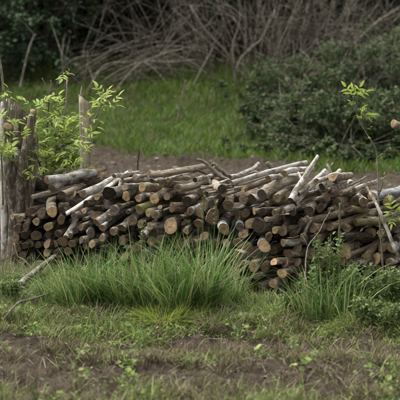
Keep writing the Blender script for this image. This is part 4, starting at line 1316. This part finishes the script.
SH = [
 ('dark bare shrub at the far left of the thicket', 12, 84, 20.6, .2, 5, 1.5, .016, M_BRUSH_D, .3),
 ('leaning bare shrub above the grey post', 70, 80, 20.2, .9, 7, 1.6, .020, M_BRUSH, .6),
 ('low arching bare shrub right of the grey post', 105, 80, 20.0, 1.3, 7, 1.6, .018, M_BRUSH, .7),
 ('arching bare shrub above the thin upright stick', 138, 80, 20.3, .8, 8, 1.7, .018, M_BRUSH, .5),
 ('bare shrub with drooping stems left of the single-stemmed shrub', 172, 82, 20.2, -.5, 8, 1.6, .018, M_BRUSH, .5),
 ('upright bare shrub just behind the single-stemmed shrub', 212, 88, 20.4, .0, 10, 1.7, .018, M_BRUSH, .2),
 ('dense upright bare shrub right of the single-stemmed shrub', 258, 95, 20.0, .0, 12, 1.7, .019, M_BRUSH, .1),
 ('dense twiggy shrub above the tall lichen branch', 284, 92, 19.8, .15, 14, 1.7, .018, M_BRUSH, .2),
 ('tangled pale shrub above the bramble', 312, 88, 20.0, .2, 14, 1.7, .018, M_BRUSH, .3),
 ('tangled bare shrub behind the bramble, left of the slim sapling', 340, 84, 20.3, .3, 10, 1.7, .020, M_BRUSH, .3),
 ('bare shrub slanting up at the upper right corner', 375, 86, 20.2, .9, 7, 1.7, .022, M_BRUSH, .3),
 ('bare shrub at the right edge behind the bramble', 412, 92, 20.2, -.6, 7, 1.6, .020, M_BRUSH, .3),
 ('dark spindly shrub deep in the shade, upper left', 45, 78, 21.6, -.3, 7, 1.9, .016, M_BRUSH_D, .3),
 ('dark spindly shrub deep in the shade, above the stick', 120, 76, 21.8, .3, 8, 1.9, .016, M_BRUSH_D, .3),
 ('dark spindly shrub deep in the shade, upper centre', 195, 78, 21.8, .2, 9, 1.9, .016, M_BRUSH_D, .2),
]
SH += [
 ('thin bare shrub poking out of the low left bramble', 296, 132, 17.3, .1, 5, .9, .011, M_BRUSH, .2),
 ('thin bare shrub poking out of the bramble behind the bent dark branch', 328, 122, 17.6, .2, 6, 1.1, .011, M_BRUSH, .2),
 ('thin bare shrub poking out of the bramble behind the slim sapling', 360, 118, 17.6, -.2, 6, 1.1, .011, M_BRUSH, .2),
 ('thin bare shrub poking out of the bramble at the right edge', 394, 115, 17.6, .2, 6, 1.2, .012, M_BRUSH, .2)]
for i, a in enumerate(SH):
    shrub(a[0], a[1], a[2], a[3], a[4], a[5], a[6], a[7], 60 + i, a[8], 2, a[9])

# fallen brush lying along the thicket foot
FB = [((52, 76), (70, 62), (98, 55), (132, 44), .028, 'fallen pale branch low in the thicket above the grey post'),
      ((84, 76), (104, 66), (130, 62), (152, 52), .022, 'fallen branch slanting right of the grey post top'),
      ((112, 78), (140, 64), (170, 62), (196, 60), .02, 'fallen branch lying nearly level left of the single-stemmed shrub'),
      ((66, 38), (62, 55), (66, 66), (74, 80), .024, 'dead branch hanging down above the leafy sapling'),
      ((18, 68), (28, 52), (32, 40), (36, 34), .018, 'thin dead branch rising in the dark upper left'),
      ((190, 86), (202, 68), (212, 50), (216, 40), .018, 'dead branch leaning beside the single-stemmed shrub'),
      ((268, 100), (280, 82), (300, 66), (318, 44), .022, 'fallen branch slanting through the twiggy shrub above the lichen branch'),
      ((330, 66), (350, 50), (380, 20), (404, 4), .026, 'fallen branch rising to the upper right corner'),
      ((250, 96), (254, 110), (260, 124), (270, 140), .02, 'dead branch trailing down the bank right of the single-stemmed shrub'),
      ((112, 10), (124, 38), (130, 60), (134, 82), .015, 'thin dead stem hanging above the thin upright stick')]
for i, (a, b_, c, d, r, lb) in enumerate(FB):
    Yd = 19.5 if i != 8 else 18.4
    P = [at(x, y, Yd + .1 * k) for k, (x, y) in enumerate((a, b_, c, d))]
    if i != 9: P[0].z = float(terrain(P[0].x, P[0].y)) - .02
    r *= .72
    root = empty('dead_branch', P[0]); mb = MB(); pth = smooth_path(P, 18) - np.array(P[0])
    add_tube(mb, pth, np.linspace(r, r * .5, 18), 7, .12); mb.build('stem', M_BRUSH, root)
    rg2 = np.random.default_rng(300 + i)
    for k in range(5):
        mb = MB()
        j = rg2.integers(4, 17)
        grow(mb, pth[j], (pth[j] - pth[j - 2]) / .1 + rg2.normal(0, .5, 3), rg2.uniform(.25, .6), r * .4, 0, rg2, .4)
        mb.build('side_branch', M_BRUSH, root)
    tag(root, lb, 'branch', 'dead branches lying in the thicket')

# twig mass deep in the thicket
mb = MB(); rg2 = np.random.default_rng(77)
for i in range(200):
    x = rg2.uniform(-4.2, 4.2); y = rg2.uniform(20.6, 23.0)
    z0 = float(terrain(x, y))
    grow(mb, (x, y, z0 + rg2.uniform(-.05, .7)), (rg2.normal(.25, .7), rg2.normal(0, .4), rg2.uniform(.2, 1)), rg2.uniform(.7, 1.6), rg2.uniform(.005, .012), 1, rg2, .5, .3, 4)
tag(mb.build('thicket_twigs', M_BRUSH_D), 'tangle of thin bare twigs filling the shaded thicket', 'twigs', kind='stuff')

# brambles on the right
def bush(name, label, px, py, Yd, rx, ry, rz, n, seed, mat, leaf, cat, group, zoff=0., stems=6, up=.35, stem_mat=None):
    rg = np.random.default_rng(seed)
    c = at(px, py, Yd); c.z = float(terrain(c.x, c.y))
    root = empty(name, c)
    st = MB()
    lobes = rg.normal(0, .6, (34, 3)) * [rx, ry, rz * .5] + [0, 0, rz * .55]
    lobes[:, 2] = np.clip(lobes[:, 2], .08, rz)
    lr = rg.uniform(.08, .36, 34) * min(rx, rz)
    k = rg.integers(0, 34, n)
    dirs = rg.normal(size=(n, 3)); dirs /= np.linalg.norm(dirs, axis=1)[:, None]
    pos = lobes[k] + dirs * (lr[k] * rg.random(n) ** .35)[:, None]
    gz = terrain(pos[:, 0] + c.x, pos[:, 1] + c.y) - c.z
    pos[:, 2] = np.maximum(pos[:, 2] + gz * .8, gz + .02)
    for i in range(stems):
        e = lobes[rg.integers(0, 34)] * [1.1, 1.1, 1.25]; e[2] = max(e[2], .15)
        add_tube(st, smooth_path([(rg.normal(0, .2 * rx), rg.normal(0, .1), 0), e * .5 + [0, 0, rz * .4], e + rg.normal(0, .2, 3)], 10), np.linspace(.0055, .002, 10), 5, .1, rg.random())
    st.build('stem', stem_mat or M_BRUSH, root)
    lf = MB(); leaves(lf, pos, rg.uniform(*leaf, n), up, rg, 1.5)
    f = lf.build('foliage', mat, root); f['kind'] = 'stuff'
    tag(root, label, cat, group)
    return root
for i, (px, py, Yd, rx, rz, n, lb) in enumerate([
    (285, 146, 17.0, .50, .40, 3600, 'low bramble clump at the left end of the bramble bank'),
    (312, 158, 16.0, .55, .45, 5200, 'bramble clump behind the bent dark branch'),
    (345, 160, 15.6, .65, .62, 6500, 'bramble clump behind the slim sapling'),
    (385, 162, 15.6, .65, .65, 6500, 'bramble clump at the right edge behind the slim sapling'),
    (325, 125, 18.2, .7, .75, 6500, 'upper bramble clump rising into the thicket'),
    (365, 122, 18.2, .8, .85, 7000, 'tallest bramble clump in the upper right'),
    (412, 125, 18.0, .7, .9, 6000, 'bramble clump cut by the right picture edge'),
    (288, 120, 18.8, .55, .5, 3600, 'small bramble clump under the twiggy shrub'),
    (262, 126, 18.4, .40, .24, 1500, 'smallest bramble clump creeping out over the bank grass'),
    (385, 92, 19.8, .7, .8, 5000, 'highest bramble clump, touching the tangle in the upper right corner'),
    (300, 168, 15.3, .5, .16, 2200, 'low trailing bramble at the path edge behind the tall lichen branch'),
    (352, 173, 14.7, .8, .20, 4200, 'low trailing bramble along the path edge behind the slim sapling')]):
    bush('bramble_bush', lb, px, py, Yd, rx, .5, rz, int(n * 1.25), 400 + i, M_BRAMBLE, (.028, .062), 'bramble', 'bramble clumps on the right of the bank', stems=30)

for i, (px, py, Yd, rx, rz, n, lb) in enumerate([
    (10, 80, 20.2, .55, 1.3, 2600, 'dark leafy shrub in the upper left corner'),
    (42, 80, 21.0, .5, 1.5, 2200, 'dark leafy shrub deep in the shade above the stump')]):
    bush('leafy_shrub', lb, px, py, Yd, rx, .4, rz, n, 470 + i, M_SHADE, (.05, .09), 'shrub', 'dark leafy shrubs at the left', stems=8, stem_mat=M_BRUSH_D)

# dead leaves caught in the brambles and thicket foot
mb = MB(); b = scatter(2600, -4, 4.5, 18.6, 22.5, lambda x, y: .8, rg); leaves(mb, b + np.stack([0 * b[:, 0], 0 * b[:, 0], rg.uniform(.01, .12, len(b))], 1), rg.uniform(.04, .08, len(b)), .6, rg, 1.3)
tag(mb.build('leaf_litter', M_DEADLEAF), 'brown fallen leaves at the foot of the thicket', 'leaves', kind='stuff')

# evergreens added behind and over the thicket, crowns dense to block sky light
def evergreen(label, x, y, h, rad, n, seed, zlow):
    rg = np.random.default_rng(seed)
    z0 = float(terrain(x, y))
    root = empty('shading_evergreen', (x, y, z0))
    mb = MB(); add_tube(mb, smooth_path([(0, 0, -.1), (rg.normal(0, .1), 0, h * .4), (rg.normal(0, .2), rg.normal(0, .2), h * .9)], 14), np.linspace(.16, .04, 14), 10, .12)
    mb.build('trunk', STUMP_BARK, root)
    nl = 90
    lobes = rg.normal(size=(nl, 3)); lobes /= np.linalg.norm(lobes, axis=1)[:, None]
    lobes *= (rg.random(nl) ** .4)[:, None]
    lobes = np.sign(lobes) * np.abs(lobes) ** .7 * [rad, rad * .8, (h - zlow) * .5] + [0, 0, (h + zlow) * .5]
    k = rg.integers(0, nl, n); d = rg.normal(size=(n, 3)); d /= np.linalg.norm(d, axis=1)[:, None]
    pos = lobes[k] + d * (rg.random(n) ** .4 * .55)[:, None]
    lf = MB(); leaves(lf, pos, rg.uniform(.10, .18, n), .3, rg, 1.4)
    f = lf.build('crown', M_EVERGREEN, root); f['kind'] = 'stuff'
    tag(root, label, 'tree', 'evergreens behind the thicket')
for i, (x, y, h, rad, n, zl, lb) in enumerate([
    (-4.6, 22.4, 5.5, 1.9, 16000, .1, 'added dark evergreen beyond the left edge of the thicket'),
    (-2.4, 22.6, 5.8, 1.9, 18000, .1, 'dark leafy evergreen filling the upper left corner'),
    (-.6, 23.4, 6.0, 1.8, 18000, .1, 'added dark evergreen behind the left middle of the thicket'),
    (1.2, 24.3, 6.0, 1.8, 18000, .1, 'added dark evergreen behind the single-stemmed shrub'),
    (3.2, 24.3, 5.6, 1.8, 18000, .1, 'added dark evergreen behind the tangled shrubs on the right'),
    (5.2, 24.6, 5.6, 1.9, 16000, .1, 'added dark evergreen beyond the right edge of the thicket')]):
    evergreen(lb, x, y, h, rad, n, 500 + i, zl)
rg2 = np.random.default_rng(909)
hd = empty('hedge', (0, 28, float(terrain(0, 28))))  # added wall of leaves, keeps sky light out behind the thicket
n = 30000
lf = MB(); leaves(lf, np.stack([rg2.uniform(-9, 9, n), rg2.normal(0, .5, n), rg2.uniform(0, 5.5, n)], 1), rg2.uniform(.18, .3, n), .2, rg2, 1.4)
f = lf.build('foliage', M_EVERGREEN, hd); f['kind'] = 'stuff'
tag(hd, 'tall added dark hedge closing the view behind the evergreens', 'hedge')
